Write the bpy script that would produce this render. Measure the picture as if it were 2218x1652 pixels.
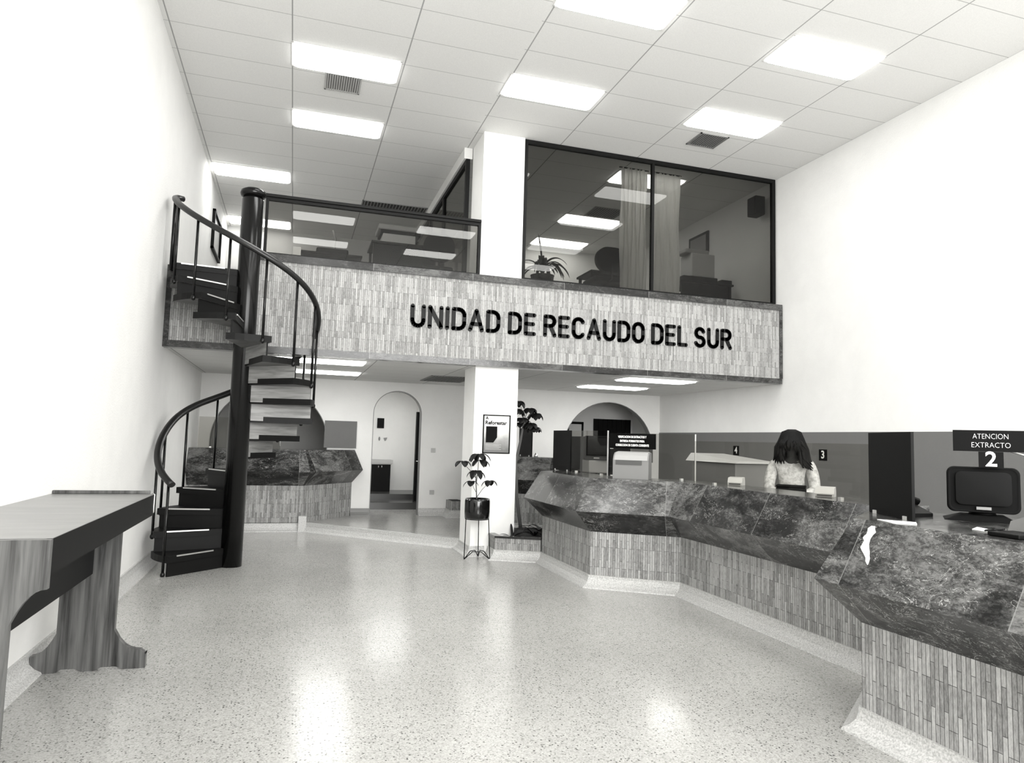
import bpy, bmesh, math, random
from mathutils import Vector, Matrix
PI = math.pi
for o in list(bpy.data.objects): bpy.data.objects.remove(o)
SC = bpy.context.scene
COL = SC.collection
random.seed(7)

# ------------------------------------------------------------------ camera
cam_d = bpy.data.cameras.new('camera'); cam = bpy.data.objects.new('camera', cam_d); COL.objects.link(cam)
YAW, PITCH, ROLL, FPX = 0.30154, 0.08417, 0.0287, 1511.16
fwd = Vector((math.sin(YAW)*math.cos(PITCH), math.cos(YAW)*math.cos(PITCH), math.sin(PITCH)))
rt = Vector((math.cos(YAW), -math.sin(YAW), 0)); up = rt.cross(fwd)
r2 = rt*math.cos(ROLL) + up*math.sin(ROLL); u2 = -rt*math.sin(ROLL) + up*math.cos(ROLL)
cam.matrix_world = Matrix((( r2.x, u2.x, -fwd.x, 1.42485), (r2.y, u2.y, -fwd.y, 0.0), (r2.z, u2.z, -fwd.z, 1.51549), (0, 0, 0, 1)))
cam_d.sensor_width = 36; cam_d.lens = 36*FPX/2218; cam_d.clip_start = .05; cam_d.clip_end = 200
SC.camera = cam
# ------------------------------------------------------------------ exposure, world, added front fill light
SC.view_settings.view_transform = 'Standard'; SC.view_settings.look = 'None'
SC.view_settings.gamma = 1; SC.view_settings.use_curve_mapping = False
SC.view_settings.exposure = 0.1
LAMP = 12.0          # emission of the troffer diffusers
wd = bpy.data.worlds.new('sky'); SC.world = wd; wd.use_nodes = True
wd.node_tree.nodes['Background'].inputs[0].default_value = (1, 1, .98, 1)
wd.node_tree.nodes['Background'].inputs[1].default_value = .6
ad = bpy.data.lights.new('front_fill_light', 'AREA'); ad.shape = 'RECTANGLE'; ad.size = 6.4; ad.size_y = 4.4; ad.energy = 1080; ad.color = (1, 1, .985)  # area lamp added behind the camera to brighten the hall and front ceiling
al = bpy.data.objects.new('front_fill_light', ad); COL.objects.link(al); al.location = (4.2, -2.55, 2.9); al.rotation_euler = (math.radians(90), 0, 0)

# ------------------------------------------------------------------ materials
def g(v, a=1): return (v, v*.995, v*.975, a)
MATS = {}
def mat(name, v=.5, rough=.6, metal=0, spec=.5, coat=0, emis=0):
    m = bpy.data.materials.new(name); m.use_nodes = True; b = m.node_tree.nodes['Principled BSDF']
    b.inputs['Base Color'].default_value = g(v); b.inputs['Roughness'].default_value = rough
    b.inputs['Metallic'].default_value = metal; b.inputs['Specular IOR Level'].default_value = spec
    b.inputs['Coat Weight'].default_value = coat; b.inputs['Coat Roughness'].default_value = .08
    if emis:
        b.inputs['Emission Color'].default_value = (1, 1, .98, 1); b.inputs['Emission Strength'].default_value = emis
    MATS[name] = m; return m
def nd(m, t, **k):
    n = m.node_tree.nodes.new(t)
    for a, v in k.items(): setattr(n, a, v)
    return n
def lk(m, a, b): m.node_tree.links.new(a, b)
def pos(m, scale=(1, 1, 1), loc=(0, 0, 0), rot=(0, 0, 0), src='geo'):
    mp = nd(m, 'ShaderNodeMapping'); mp.inputs['Scale'].default_value = scale; mp.inputs['Location'].default_value = loc; mp.inputs['Rotation'].default_value = rot
    if src == 'geo': lk(m, nd(m, 'ShaderNodeNewGeometry').outputs['Position'], mp.inputs[0])
    elif src == 'uv': lk(m, nd(m, 'ShaderNodeUVMap').outputs[0], mp.inputs[0])
    else: lk(m, nd(m, 'ShaderNodeTexCoord').outputs['Object'], mp.inputs[0])
    return mp.outputs[0]
def ramp(m, fac, stops):
    r = nd(m, 'ShaderNodeValToRGB'); e = r.color_ramp.elements
    while len(e) < len(stops): e.new(.5)
    for i, (p, v) in enumerate(stops): e[i].position = p; e[i].color = g(v)
    lk(m, fac, r.inputs[0]); return r.outputs[0]
def noise(m, vec, scale, detail=4, rough=.6, dist=0):
    n = nd(m, 'ShaderNodeTexNoise'); n.inputs['Scale'].default_value = scale; n.inputs['Detail'].default_value = detail
    n.inputs['Roughness'].default_value = rough; n.inputs['Distortion'].default_value = dist; lk(m, vec, n.inputs['Vector']); return n.outputs[0]
def mix(m, a, b, fac, mode='MIX'):
    n = nd(m, 'ShaderNodeMix', data_type='RGBA', blend_type=mode)
    for s, x in ((n.inputs[0], fac), (n.inputs[6], a), (n.inputs[7], b)):
        if hasattr(x, 'is_output') or hasattr(x, 'links'): lk(m, x, s)
        elif s.type == 'RGBA': s.default_value = g(x)
        else: s.default_value = x
    return n.outputs[2]
def bsdf(m): return m.node_tree.nodes['Principled BSDF']
def setc(m, c): lk(m, c, bsdf(m).inputs['Base Color'])
def bump(m, h, s=.2, d=.01):
    b = nd(m, 'ShaderNodeBump'); b.inputs['Strength'].default_value = s; b.inputs['Distance'].default_value = d; lk(m, h, b.inputs['Height']); lk(m, b.outputs[0], bsdf(m).inputs['Normal'])
def math_(m, op, a, b=None, c=None):
    n = nd(m, 'ShaderNodeMath', operation=op)
    for i, x in enumerate((a, b, c)):
        if x is None: continue
        if hasattr(x, 'links'): lk(m, x, n.inputs[i])
        else: n.inputs[i].default_value = x
    return n.outputs[0]

def plaster(name, v, sc=60, st=.25):
    m = mat(name, v, .85, spec=.25); p = pos(m)
    setc(m, ramp(m, noise(m, p, 3, 5), [(.3, v*.95), (.7, v)])); bump(m, noise(m, p, sc, 6, .7), st, .01); return m
WALL = plaster('white rendered plaster', .78, 45, .5)
PILLAR = plaster('smooth white paint', .9, 30, .1)
WAINS = plaster('grey painted wainscot', .15, 45, .3)
GREYWALL = plaster('grey back room paint', .5, 40, .2)
# terrazzo
TER = mat('terrazzo', .5, .2, spec=.6); p = pos(TER)
v1 = nd(TER, 'ShaderNodeTexVoronoi'); v1.inputs['Scale'].default_value = 130; lk(TER, p, v1.inputs['Vector'])
v2 = nd(TER, 'ShaderNodeTexVoronoi'); v2.inputs['Scale'].default_value = 52; v2.inputs['Randomness'].default_value = 1; lk(TER, p, v2.inputs['Vector'])
sp1 = ramp(TER, v1.outputs['Color'], [(.0, .12), (.22, .31), (.55, .39), (1, .47)])
d2 = math_(TER, 'LESS_THAN', v2.outputs['Distance'], .26); c2 = nd(TER, 'ShaderNodeSeparateColor'); lk(TER, v2.outputs['Color'], c2.inputs[0])
d3 = math_(TER, 'MULTIPLY', d2, math_(TER, 'LESS_THAN', c2.outputs[0], .3))
big = ramp(TER, noise(TER, p, .8, 3), [(.3, .86), (.7, 1.0)])
setc(TER, mix(TER, mix(TER, sp1, .05, math_(TER, 'MULTIPLY', d3, .9)), big, 1.0, 'MULTIPLY'))
rr = nd(TER, 'ShaderNodeMapRange'); lk(TER, noise(TER, p, 1.3, 4), rr.inputs[0]); rr.inputs[3].default_value = .13; rr.inputs[4].default_value = .26
lk(TER, rr.outputs[0], bsdf(TER).inputs['Roughness'])
COVE = mat('pale terrazzo cove', .62, .4); p = pos(COVE); setc(COVE, ramp(COVE, noise(COVE, p, 90, 3), [(.35, .34), (.6, .56)]))
# vertical slate strip cladding (uv in metres)
def strips(name, dark, light, w=.024, l=.21):
    m = mat(name, .4, .75, spec=.3); uv = pos(m, rot=(0, 0, PI/2), src='uv')
    b = nd(m, 'ShaderNodeTexBrick'); lk(m, uv, b.inputs['Vector']); b.offset = .37; b.offset_frequency = 3
    b.inputs['Scale'].default_value = 1; b.inputs['Brick Width'].default_value = l; b.inputs['Row Height'].default_value = w
    b.inputs['Mortar Size'].default_value = .0016; b.inputs['Mortar Smooth'].default_value = .3; b.inputs['Bias'].default_value = 0
    b.inputs['Color1'].default_value = g(0); b.inputs['Color2'].default_value = g(1); b.inputs['Mortar'].default_value = g(.2)
    fine = noise(m, pos(m, (90, 22, 1), src='uv'), 1, 5, .8)
    blot = noise(m, pos(m, (1, 1, 1), src='uv'), 5, 3)
    s = nd(m, 'ShaderNodeSeparateColor'); lk(m, b.outputs[0], s.inputs[0])
    f = math_(m, 'ADD', math_(m, 'MULTIPLY', s.outputs[0], .33), math_(m, 'ADD', math_(m, 'MULTIPLY', fine, .9), math_(m, 'MULTIPLY', blot, .2)))
    c = ramp(m, f, [(.28, dark), (.62, (dark+light)/2), (.95, light)])
    setc(m, mix(m, c, dark*.35, math_(m, 'MULTIPLY', b.outputs['Fac'], .8)))
    h = math_(m, 'SUBTRACT', math_(m, 'ADD', s.outputs[0], fine), math_(m, 'MULTIPLY', b.outputs['Fac'], 2)); bump(m, h, .5, .006)
    return m
SLATE = strips('split slate strips', .04, .46); SLATE_F = strips('split slate strips of the parapet', .07, .46)
def marble(name, lo, hi, vein=.7, slab=.93):
    m = mat(name, .1, .16, spec=.35)
    us = nd(m, 'ShaderNodeSeparateXYZ'); lk(m, nd(m, 'ShaderNodeUVMap').outputs[0], us.inputs[0])
    ns = nd(m, 'ShaderNodeSeparateXYZ'); lk(m, nd(m, 'ShaderNodeNewGeometry').outputs['Normal'], ns.inputs[0])
    t = math_(m, 'DIVIDE', math_(m, 'ADD', us.outputs[0], .31), slab); idn = math_(m, 'ADD', math_(m, 'FLOOR', t), math_(m, 'ROUND', math_(m, 'MULTIPLY', ns.outputs[0], 3)))
    idn = math_(m, 'ADD', idn, math_(m, 'MULTIPLY', math_(m, 'GREATER_THAN', ns.outputs[2], .05), 7.3))
    wn = nd(m, 'ShaderNodeTexWhiteNoise', noise_dimensions='1D'); lk(m, idn, wn.inputs['W'])
    va = nd(m, 'ShaderNodeVectorMath', operation='ADD'); lk(m, pos(m), va.inputs[0]); cv = nd(m, 'ShaderNodeCombineXYZ')
    off = math_(m, 'MULTIPLY', wn.outputs[0], 17); lk(m, off, cv.inputs[0]); lk(m, off, cv.inputs[1]); lk(m, off, cv.inputs[2]); lk(m, cv.outputs[0], va.inputs[1]); p = va.outputs[0]
    mp = nd(m, 'ShaderNodeMapping'); mp.inputs['Scale'].default_value = (1, 1, 2.2); mp.inputs['Rotation'].default_value = (.6, .5, .4); lk(m, p, mp.inputs[0]); p2 = mp.outputs[0]
    n1 = noise(m, p2, 2.4, 8, .62, 1.1); n2 = noise(m, p2, 26, 9, .85, .5)
    f = math_(m, 'ADD', math_(m, 'ADD', math_(m, 'MULTIPLY', n1, .55), math_(m, 'MULTIPLY', n2, .62)), math_(m, 'MULTIPLY', math_(m, 'SUBTRACT', wn.outputs[0], .5), .14))
    base = ramp(m, f, [(.5, lo), (.6, lo+(hi-lo)*.2), (.68, lo+(hi-lo)*.7), (.76, hi)])
    vn = noise(m, p2, 3.2, 6, .6, 2.2); a = math_(m, 'ABSOLUTE', math_(m, 'SUBTRACT', vn, .5)); vv = math_(m, 'LESS_THAN', a, .004)
    msk = math_(m, 'GREATER_THAN', noise(m, p2, 2.1, 6, .7, .5), .53)
    spk = math_(m, 'GREATER_THAN', noise(m, p2, 48, 9, .9, .8), .585)
    c = mix(m, base, vein, math_(m, 'MULTIPLY', math_(m, 'MAXIMUM', vv, spk), math_(m, 'MULTIPLY', msk, .7)))
    seam = math_(m, 'LESS_THAN', math_(m, 'FRACT', math_(m, 'ADD', t, 50)), .006)
    setc(m, mix(m, c, .22, math_(m, 'MULTIPLY', seam, .6)))
    return m
MARBLE = marble('dark veined marble', .003, .17, .5); MARBLE_T = marble('dark marble trim', .015, .1, .2, 1.3)
# ceiling tile
CEIL = mat('ceiling tile', .8, .9, spec=.2); geo = nd(CEIL, 'ShaderNodeNewGeometry'); sx = nd(CEIL, 'ShaderNodeSeparateXYZ'); lk(CEIL, geo.outputs['Position'], sx.inputs[0])
def gridline(m, coord, period, off, w):
    t = math_(m, 'DIVIDE', math_(m, 'SUBTRACT', coord, off), period); fr = math_(m, 'FRACT', math_(m, 'ADD', t, 100.5))
    return math_(m, 'LESS_THAN', math_(m, 'ABSOLUTE', math_(m, 'SUBTRACT', fr, .5)), w/period)
yo = math_(CEIL, 'ADD', sx.outputs[1], math_(CEIL, 'MULTIPLY', math_(CEIL, 'GREATER_THAN', sx.outputs[0], 3.6), .22))
gl = math_(CEIL, 'MAXIMUM', gridline(CEIL, sx.outputs[0], 1.2165, -.015, .007), math_(CEIL, 'MULTIPLY', gridline(CEIL, yo, .545, 9.28, .005), .75))
setc(CEIL, mix(CEIL, ramp(CEIL, noise(CEIL, pos(CEIL), 120, 3), [(.3, .66), (.7, .74)]), .24, math_(CEIL, 'MULTIPLY', gl, .8)))
def wood(name, lo, hi, sc=(30, 30, 1.5), rough=.35, coat=.2):
    m = mat(name, .2, rough, coat=coat); n1 = noise(m, pos(m, sc), 1, 5, .6, .4); setc(m, ramp(m, n1, [(.3, lo), (.5, (lo+hi)/2), (.72, hi)])); return m
WOODG = wood('dark grained wood laminate', .004, .12); WOODR = wood('raw wood riser back', .12, .32, (2, 2, 26), .5, 0)
WOODU = wood('tread underside wood', .05, .16, (4, 4, 20), .5, 0)
TOPLAM = wood('pale desk laminate', .11, .18, (3, 14, 3), .3, .1)
BLACKW = mat('black lacquered wood', .003, .5, spec=.12); DARK = mat('black painted metal', .003, .2, spec=.3); RAIL = mat('dark polished handrail', .008, .3, spec=.4)
TREAD = mat('dark tread', .005, .5, spec=.15); ALU = mat('aluminium', .75, .3, metal=.9); BLK = mat('black plastic', .003, .5, spec=.1); BLKM = mat('matt black', .003, .7, spec=.1)
FRAMEM = mat('dark anodised window frame', .006, .45, spec=.15); BEIGE = mat('beige office plastic', .17, .5); BEIGED = mat('shaded slot plastic', .06, .5)
WHITEP = mat('white plastic', .5, .4); PAPER = mat('white paper', .85, .7); GREYM = mat('grey office metal', .2, .45); GREYL = mat('light grey metal', .42, .45)
CREAM = mat('cream metal', .3, .5); LETTER = mat('black letters', .004, .5, spec=.2); WLET = mat('white letters', .85, .5); SIGNB = mat('black sign board', .002, .55, spec=.08)
LEAF = mat('dark green leaf', .008, .5, spec=.2); LEAF2 = mat('mid green leaf', .05, .45); STEM = mat('woody stem', .09, .7); SOIL = mat('dark soil', .02, .9); POT = mat('glossy black pot', .004, .12, spec=.6)
n_ = noise(SOIL, pos(SOIL), 40, 5); setc(SOIL, ramp(SOIL, n_, [(.3, .008), (.7, .05)]))
SKIN = mat('skin', .03, .6, spec=.2); HAIR = mat('black hair', .003, .6, spec=.12); BLOUSE = mat('pale blouse cloth', .5, .8); SKIRT = mat('dark skirt cloth', .03, .8)
n_ = noise(BLOUSE, pos(BLOUSE, src='obj'), 28, 4); setc(BLOUSE, ramp(BLOUSE, n_, [(.35, .3), (.6, .55)]))
DIFF = mat('lit diffuser', .9, .4, emis=LAMP); LFR = mat('white light frame', .75, .5); VENT = mat('vent grey', .22, .6); VENTD = mat('vent slot', .03, .8)
POSTER = mat('poster print', .7, .5)
def glass(name, tint, refl=1.0, rough=0.0):
    m = bpy.data.materials.new(name); m.use_nodes = True; nt = m.node_tree; nt.nodes.clear()
    out = nd(m, 'ShaderNodeOutputMaterial'); tr = nd(m, 'ShaderNodeBsdfTransparent'); gs = nd(m, 'ShaderNodeBsdfGlossy'); fr = nd(m, 'ShaderNodeFresnel'); mx = nd(m, 'ShaderNodeMixShader')
    tr.inputs[0].default_value = g(tint); gs.inputs['Roughness'].default_value = rough; gs.inputs['Color'].default_value = g(1); fr.inputs[0].default_value = 1.5
    ge = nd(m, 'ShaderNodeNewGeometry'); f = math_(m, 'MULTIPLY', math_(m, 'MULTIPLY', fr.outputs[0], refl), math_(m, 'SUBTRACT', 1, ge.outputs['Backfacing']))
    lk(m, f, mx.inputs[0]); lk(m, tr.outputs[0], mx.inputs[1]); lk(m, gs.outputs[0], mx.inputs[2]); lk(m, mx.outputs[0], out.inputs[0]); return m
GL_WIN = glass('tinted office glass', .54, .6); GL_RAIL = glass('balustrade glass', .62, .8); GL_SCR = glass('smoked counter screen', .84, .35); GL_BACK = glass('grey back screen', .6)
GL_PANEL = glass('black acrylic panel', .22, 1.0)
CURT = bpy.data.materials.new('sheer curtain'); CURT.use_nodes = True
_n = CURT.node_tree; _b = _n.nodes['Principled BSDF']; _b.inputs['Base Color'].default_value = g(.85); _b.inputs['Roughness'].default_value = .9
_t = _n.nodes.new('ShaderNodeBsdfTranslucent'); _t.inputs[0].default_value = g(.85); _tt = _n.nodes.new('ShaderNodeBsdfTransparent'); _m1 = _n.nodes.new('ShaderNodeMixShader'); _m2 = _n.nodes.new('ShaderNodeMixShader')
_m1.inputs[0].default_value = .75; _m2.inputs[0].default_value = .12
lk(CURT, _b.outputs[0], _m1.inputs[1]); lk(CURT, _t.outputs[0], _m1.inputs[2]); lk(CURT, _m1.outputs[0], _m2.inputs[1]); lk(CURT, _tt.outputs[0], _m2.inputs[2]); lk(CURT, _m2.outputs[0], _n.nodes['Material Output'].inputs[0])

# ------------------------------------------------------------------ geometry helpers
class MB:
    def __init__(s): s.bm = bmesh.new(); s.mi = 0
    def _f(s, vs):
        try: f = s.bm.faces.new(vs); f.material_index = s.mi; return f
        except ValueError: return None
    def hexa(s, P):                         # 8 points: bottom ring 0-3, top ring 4-7
        v = [s.bm.verts.new(p) for p in P]
        for q in ((3, 2, 1, 0), (4, 5, 6, 7), (0, 1, 5, 4), (1, 2, 6, 5), (2, 3, 7, 6), (3, 0, 4, 7)): s._f([v[i] for i in q])
        return s
    def box(s, x0, y0, z0, x1, y1, z1):
        return s.hexa([(x0, y0, z0), (x1, y0, z0), (x1, y1, z0), (x0, y1, z0), (x0, y0, z1), (x1, y0, z1), (x1, y1, z1), (x0, y1, z1)])
    def rbox(s, x0, y0, z0, x1, y1, z1, r=.01, seg=2):
        t = MB(); t.box(x0, y0, z0, x1, y1, z1); bmesh.ops.bevel(t.bm, geom=t.bm.edges[:], offset=r, segments=seg, affect='EDGES', profile=.5)
        return s.join(t)
    def join(s, t, M=None):
        mp = {v: s.bm.verts.new((M @ v.co) if M else v.co) for v in t.bm.verts}
        for f in t.bm.faces:
            k = s._f([mp[v] for v in f.verts])
            if k: k.smooth = f.smooth; k.material_index = f.material_index if f.material_index else s.mi
        t.bm.free(); return s
    def prism(s, poly, z0, z1, axis='z'):
        def P(a, b, c): return {'z': (a, b, c), 'y': (a, c, b), 'x': (c, a, b)}[axis]
        a = [s.bm.verts.new(P(x, y, z0)) for x, y in poly]; b = [s.bm.verts.new(P(x, y, z1)) for x, y in poly]
        s._f(a[::-1]); s._f(b)
        for i in range(len(a)): j = (i+1) % len(a); s._f([a[i], a[j], b[j], b[i]])
        return s
    def tube(s, pts, r, n=10, caps=True, flat=None):
        pts = [Vector(p) for p in pts]; N = len(pts); rs = r if isinstance(r, (list, tuple)) else [r]*N; rings = []; ref = None
        for i, p in enumerate(pts):
            t = (pts[min(i+1, N-1)] - pts[max(i-1, 0)]).normalized()
            if ref is None:
                ref = Vector((0, 0, 1)) if abs(t.z) < .9 else Vector((1, 0, 0))
            a = (ref - t*ref.dot(t)).normalized(); ref = a; b = t.cross(a)
            fa, fb = flat or (1, 1)
            rings.append([s.bm.verts.new(p + (a*math.cos(2*PI*k/n)*fa + b*math.sin(2*PI*k/n)*fb)*rs[i]) for k in range(n)])
        for i in range(N-1):
            for k in range(n):
                f = s._f([rings[i][k], rings[i][(k+1) % n], rings[i+1][(k+1) % n], rings[i+1][k]])
                if f: f.smooth = True
        if caps: s._f(rings[0][::-1]); s._f(rings[-1])
        return s
    def lathe(s, prof, c=(0, 0), n=32):
        rings = []
        for r, z in prof: rings.append([s.bm.verts.new((c[0]+r*math.cos(2*PI*k/n), c[1]+r*math.sin(2*PI*k/n), z)) for k in range(n)])
        for i in range(len(rings)-1):
            for k in range(n):
                f = s._f([rings[i][k], rings[i][(k+1) % n], rings[i+1][(k+1) % n], rings[i+1][k]])
                if f: f.smooth = True
        s._f(rings[0][::-1]); s._f(rings[-1]); return s
    def sweep(s, line, prof, side=1, close=True):      # line: plan polyline; prof: (offset outward, z) closed; mitred
        L = [Vector(p) for p in line]; N = len(L); rings = []
        def nrm(a, b):
            d = (b-a).normalized(); return Vector((d.y, -d.x))*side
        for i in range(N):
            if i == 0: m = nrm(L[0], L[1])
            elif i == N-1: m = nrm(L[-2], L[-1])
            else:
                n1, n2 = nrm(L[i-1], L[i]), nrm(L[i], L[i+1]); m = (n1+n2).normalized(); m = m/max(.3, m.dot(n1))
            rings.append([s.bm.verts.new((L[i].x+m.x*o, L[i].y+m.y*o, z)) for o, z in prof])
        K = len(prof)
        for i in range(N-1):
            for k in range(K if close else K-1):
                s._f([rings[i][k], rings[i][(k+1) % K], rings[i+1][(k+1) % K], rings[i+1][k]])
        if close: s._f(rings[0][::-1]); s._f(rings[-1])
        return s
    def ell(s, c, r, M=None, u=20, v=12):
        t = MB(); bmesh.ops.create_uvsphere(t.bm, u_segments=u, v_segments=v, radius=1)
        for f in t.bm.faces: f.smooth = True
        X = Matrix.Translation(c) @ (M or Matrix()) @ Matrix.Diagonal((r[0], r[1], r[2], 1)); return s.join(t, X)
ORG = {}
def uvbox(me):
    uv = me.uv_layers.new(name='UVMap')
    for p in me.polygons:
        n = p.normal
        if abs(n.z) > .8: f = lambda c: (c.x, c.y)
        else:
            t = Vector((-n.y, n.x, 0)).normalized(); f = lambda c, t=t: (c.dot(t), c.z)
        for li in p.loop_indices: uv.data[li].uv = f(me.vertices[me.loops[li].vertex_index].co)
def obj(name, mb, mats, parent=None, smooth=False, origin=None, recalc=True):
    bm = mb.bm
    if recalc: bmesh.ops.recalc_face_normals(bm, faces=bm.faces[:])
    me = bpy.data.meshes.new(name)
    if smooth:
        for f in bm.faces: f.smooth = True
    bm.to_mesh(me); bm.free(); uvbox(me)
    for m in (mats if isinstance(mats, (list, tuple)) else [mats]): me.materials.append(m)
    if parent is not None: L = ORG[parent.name]
    elif origin is not None: L = Vector(origin)
    else:
        xs = [v.co for v in me.vertices]; L = Vector(((min(v.x for v in xs)+max(v.x for v in xs))/2, (min(v.y for v in xs)+max(v.y for v in xs))/2, min(v.z for v in xs)))
    me.transform(Matrix.Translation(-L)); o = bpy.data.objects.new(name, me); COL.objects.link(o)
    if parent is not None: o.parent = parent
    else: o.location = L
    ORG[o.name] = L; return o
def thing(name, loc, label, cat, group=None):
    o = bpy.data.objects.new(name, None); COL.objects.link(o); o.location = loc; o.empty_display_size = .1; ORG[o.name] = Vector(loc)
    o['label'] = label; o['category'] = cat
    if group: o['group'] = group
    return o
def tag(o, label, cat, group=None):
    o['label'] = label; o['category'] = cat
    if group: o['group'] = group
    return o
def struct(name, mb, m, parent=None, **k):
    o = obj(name, mb, m, parent, **k)
    if parent is None: o['kind'] = 'structure'
    return o
def dup(root, loc, label, group=None, rz=None):
    r = root.copy(); COL.objects.link(r); r.location = loc; r['label'] = label
    if rz is not None: r.rotation_euler = (0, 0, rz)
    if group: r['group'] = group
    def rec(src, dst):
        for ch in list(src.children):
            c = ch.copy(); COL.objects.link(c); c.parent = dst; rec(ch, c)
    rec(root, r); return r
def text_mb(s, size, M, depth=.004, bold=0.0, width=None, shear=0):
    cu = bpy.data.curves.new('t', 'FONT'); cu.body = s; cu.size = size; cu.extrude = depth/2; cu.offset = bold; cu.align_x = 'CENTER'; cu.align_y = 'CENTER'; cu.resolution_u = 3; cu.space_line = 1.15
    to = bpy.data.objects.new('t', cu); COL.objects.link(to); bpy.context.view_layer.update()
    dg = bpy.context.evaluated_depsgraph_get(); me = bpy.data.meshes.new_from_object(to.evaluated_get(dg)); bpy.data.objects.remove(to); bpy.data.curves.remove(cu)
    t = MB(); t.bm.from_mesh(me); bpy.data.meshes.remove(me)
    if width:
        xs = [v.co.x for v in t.bm.verts]; k = width/(max(xs)-min(xs))
        for v in t.bm.verts: v.co.x *= k
    out = MB(); out.join(t, M); return out
def facing(loc, ang):   # matrix: local x -> right as seen by a viewer, local y -> up, local z -> towards viewer; ang = yaw of the normal
    n = Vector((math.cos(ang), math.sin(ang), 0)); r = Vector((0, 0, 1)).cross(n)
    return Matrix(((r.x, 0, n.x, loc[0]), (r.y, 0, n.y, loc[1]), (r.z, 1, n.z, loc[2]), (0, 0, 0, 1)))

# ------------------------------------------------------------------ room shell
XL, XR, H, FY, BY, ZB, ZT, ZF = -.07, 8.496, 5.73, 8.87, 12.6, 2.495, 3.70, 3.5
YF, YE = -2.4, 17.2
RAISE = .13
struct('floor', MB().box(XL-.2, YF, -.2, XR+.2, YE, 0), TER)
struct('floor', MB().prism([(XL, 11.62), (1.62, 11.62), (3.71, 9.62), (4.31, 9.62), (4.75, 10.05), (XR, 10.05), (XR, YE), (XL, YE)], 0.001, RAISE), TER)
struct('ceiling', MB().box(XL-.2, YF, H, XR+.2, YE, H+.2), CEIL)
struct('wall_left', MB().box(XL-.2, YF, 0, XL, YE, H), WALL)
struct('wall_right', MB().box(XR, YF, 0, XR+.2, YE, H), WALL)
# unseen front wall; its opening is added to let the fill light in
fw = MB(); fw.box(XL, YF, 0, 1, YF+.2, H); fw.box(7.4, YF, 0, XR, YF+.2, H); fw.box(1, YF, 5.2, 7.4, YF+.2, H); fw.box(1, YF, 0, 7.4, YF+.2, .6)
struct('wall_front', fw, WALL)
# wainscot on the right wall
struct('trim_1', MB().box(XR-.012, YF+.2, 0, XR, BY, 1.755), WAINS)
# lower back wall with three arches (two wide round arches, one door arch)
def arch_wall(x0, x1, y0, y1, z0, z1, arches, m, name):
    """arches: (xc, half width, spring z, sill z, top z)"""
    mb = MB(); xs = x0
    for xc, hw, sz, sill, tz in sorted(arches):
        mb.box(xs, y0, z0, xc-hw, y1, z1); n = 24
        if sill > z0: mb.box(xc-hw, y0, z0, xc+hw, y1, sill)
        px = None
        for i in range(n+1):
            a = PI - PI*i/n; p = (xc+hw*math.cos(a), sz+(tz-sz)*math.sin(a))
            if px: mb.hexa([(px[0], y0, px[1]), (p[0], y0, p[1]), (p[0], y1, p[1]), (px[0], y1, px[1]), (px[0], y0, z1), (p[0], y0, z1), (p[0], y1, z1), (px[0], y1, z1)])
            px = p
        xs = xc+hw
    mb.box(xs, y0, z0, x1, y1, z1); return struct(name, mb, m)
arch_wall(XL, XR, BY, BY+.14, RAISE, ZB, [(1.06, .95, 1.38, 1.15, 2.31), (3.21, .435, 1.93, RAISE, 2.345), (7.38, .97, 1.38, 1.15, 2.325)], WALL, 'wall_back')
# arch linings (dark painted reveal edge)
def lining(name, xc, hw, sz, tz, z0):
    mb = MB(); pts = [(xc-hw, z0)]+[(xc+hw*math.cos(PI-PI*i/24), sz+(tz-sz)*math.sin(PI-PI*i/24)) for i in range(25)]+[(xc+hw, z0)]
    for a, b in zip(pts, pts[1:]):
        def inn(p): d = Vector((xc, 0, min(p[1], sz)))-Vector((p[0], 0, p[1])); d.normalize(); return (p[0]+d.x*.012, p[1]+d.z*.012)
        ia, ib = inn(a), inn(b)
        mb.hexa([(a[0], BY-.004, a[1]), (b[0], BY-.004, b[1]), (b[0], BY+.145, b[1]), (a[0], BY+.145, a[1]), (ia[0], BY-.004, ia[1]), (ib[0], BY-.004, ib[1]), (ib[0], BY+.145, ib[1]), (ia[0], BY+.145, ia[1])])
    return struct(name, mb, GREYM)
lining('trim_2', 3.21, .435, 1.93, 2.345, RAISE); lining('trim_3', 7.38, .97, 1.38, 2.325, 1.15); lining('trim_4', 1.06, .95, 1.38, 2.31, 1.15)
# mezzanine slab: parapet clad in slate with marble trims, ceiling below
struct('ceiling', MB().box(XL, FY+.12, ZB, XR, YE, ZB+.15), CEIL)
struct('floor', MB().box(XL, FY+.12, ZF-.15, XR, YE, ZF), GREYWALL)
wf = MB(); wf.box(XL+.04, FY, ZB+.07, .93, FY+.12, ZF-.05); wf.box(.93, FY, ZB+.07, XR-.05, FY+.12, ZT-.09)
wfo = struct('wall_parapet', wf, SLATE_F)
struct('trim_5', MB().box(XL, FY-.012, ZB-.01, XR-.02, FY+.14, ZB+.07), MARBLE_T)
tt = MB(); tt.box(.93, FY-.025, ZT-.09, XR-.02, FY+.22, ZT); struct('trim_6', tt, MARBLE_T)
tt = MB(); tt.box(XR-.06, FY-.014, ZB+.07, XR-.01, FY+.12, ZT-.09); tt.box(XL, FY-.012, ZB+.07, XL+.06, FY+.12, ZF-.05); struct('trim_7', tt, MARBLE_T)
# pillar
PX0, PX1, PY0, PY1 = 3.71, 4.31, 9.0, 9.6
struct('wall_pillar', MB().box(PX0, PY0, 0, PX1, PY1, ZB), PILLAR)
struct('wall_pillar', MB().box(PX0+.01, PY0-.02, ZT, PX1+.0, PY1, H), PILLAR)
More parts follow.
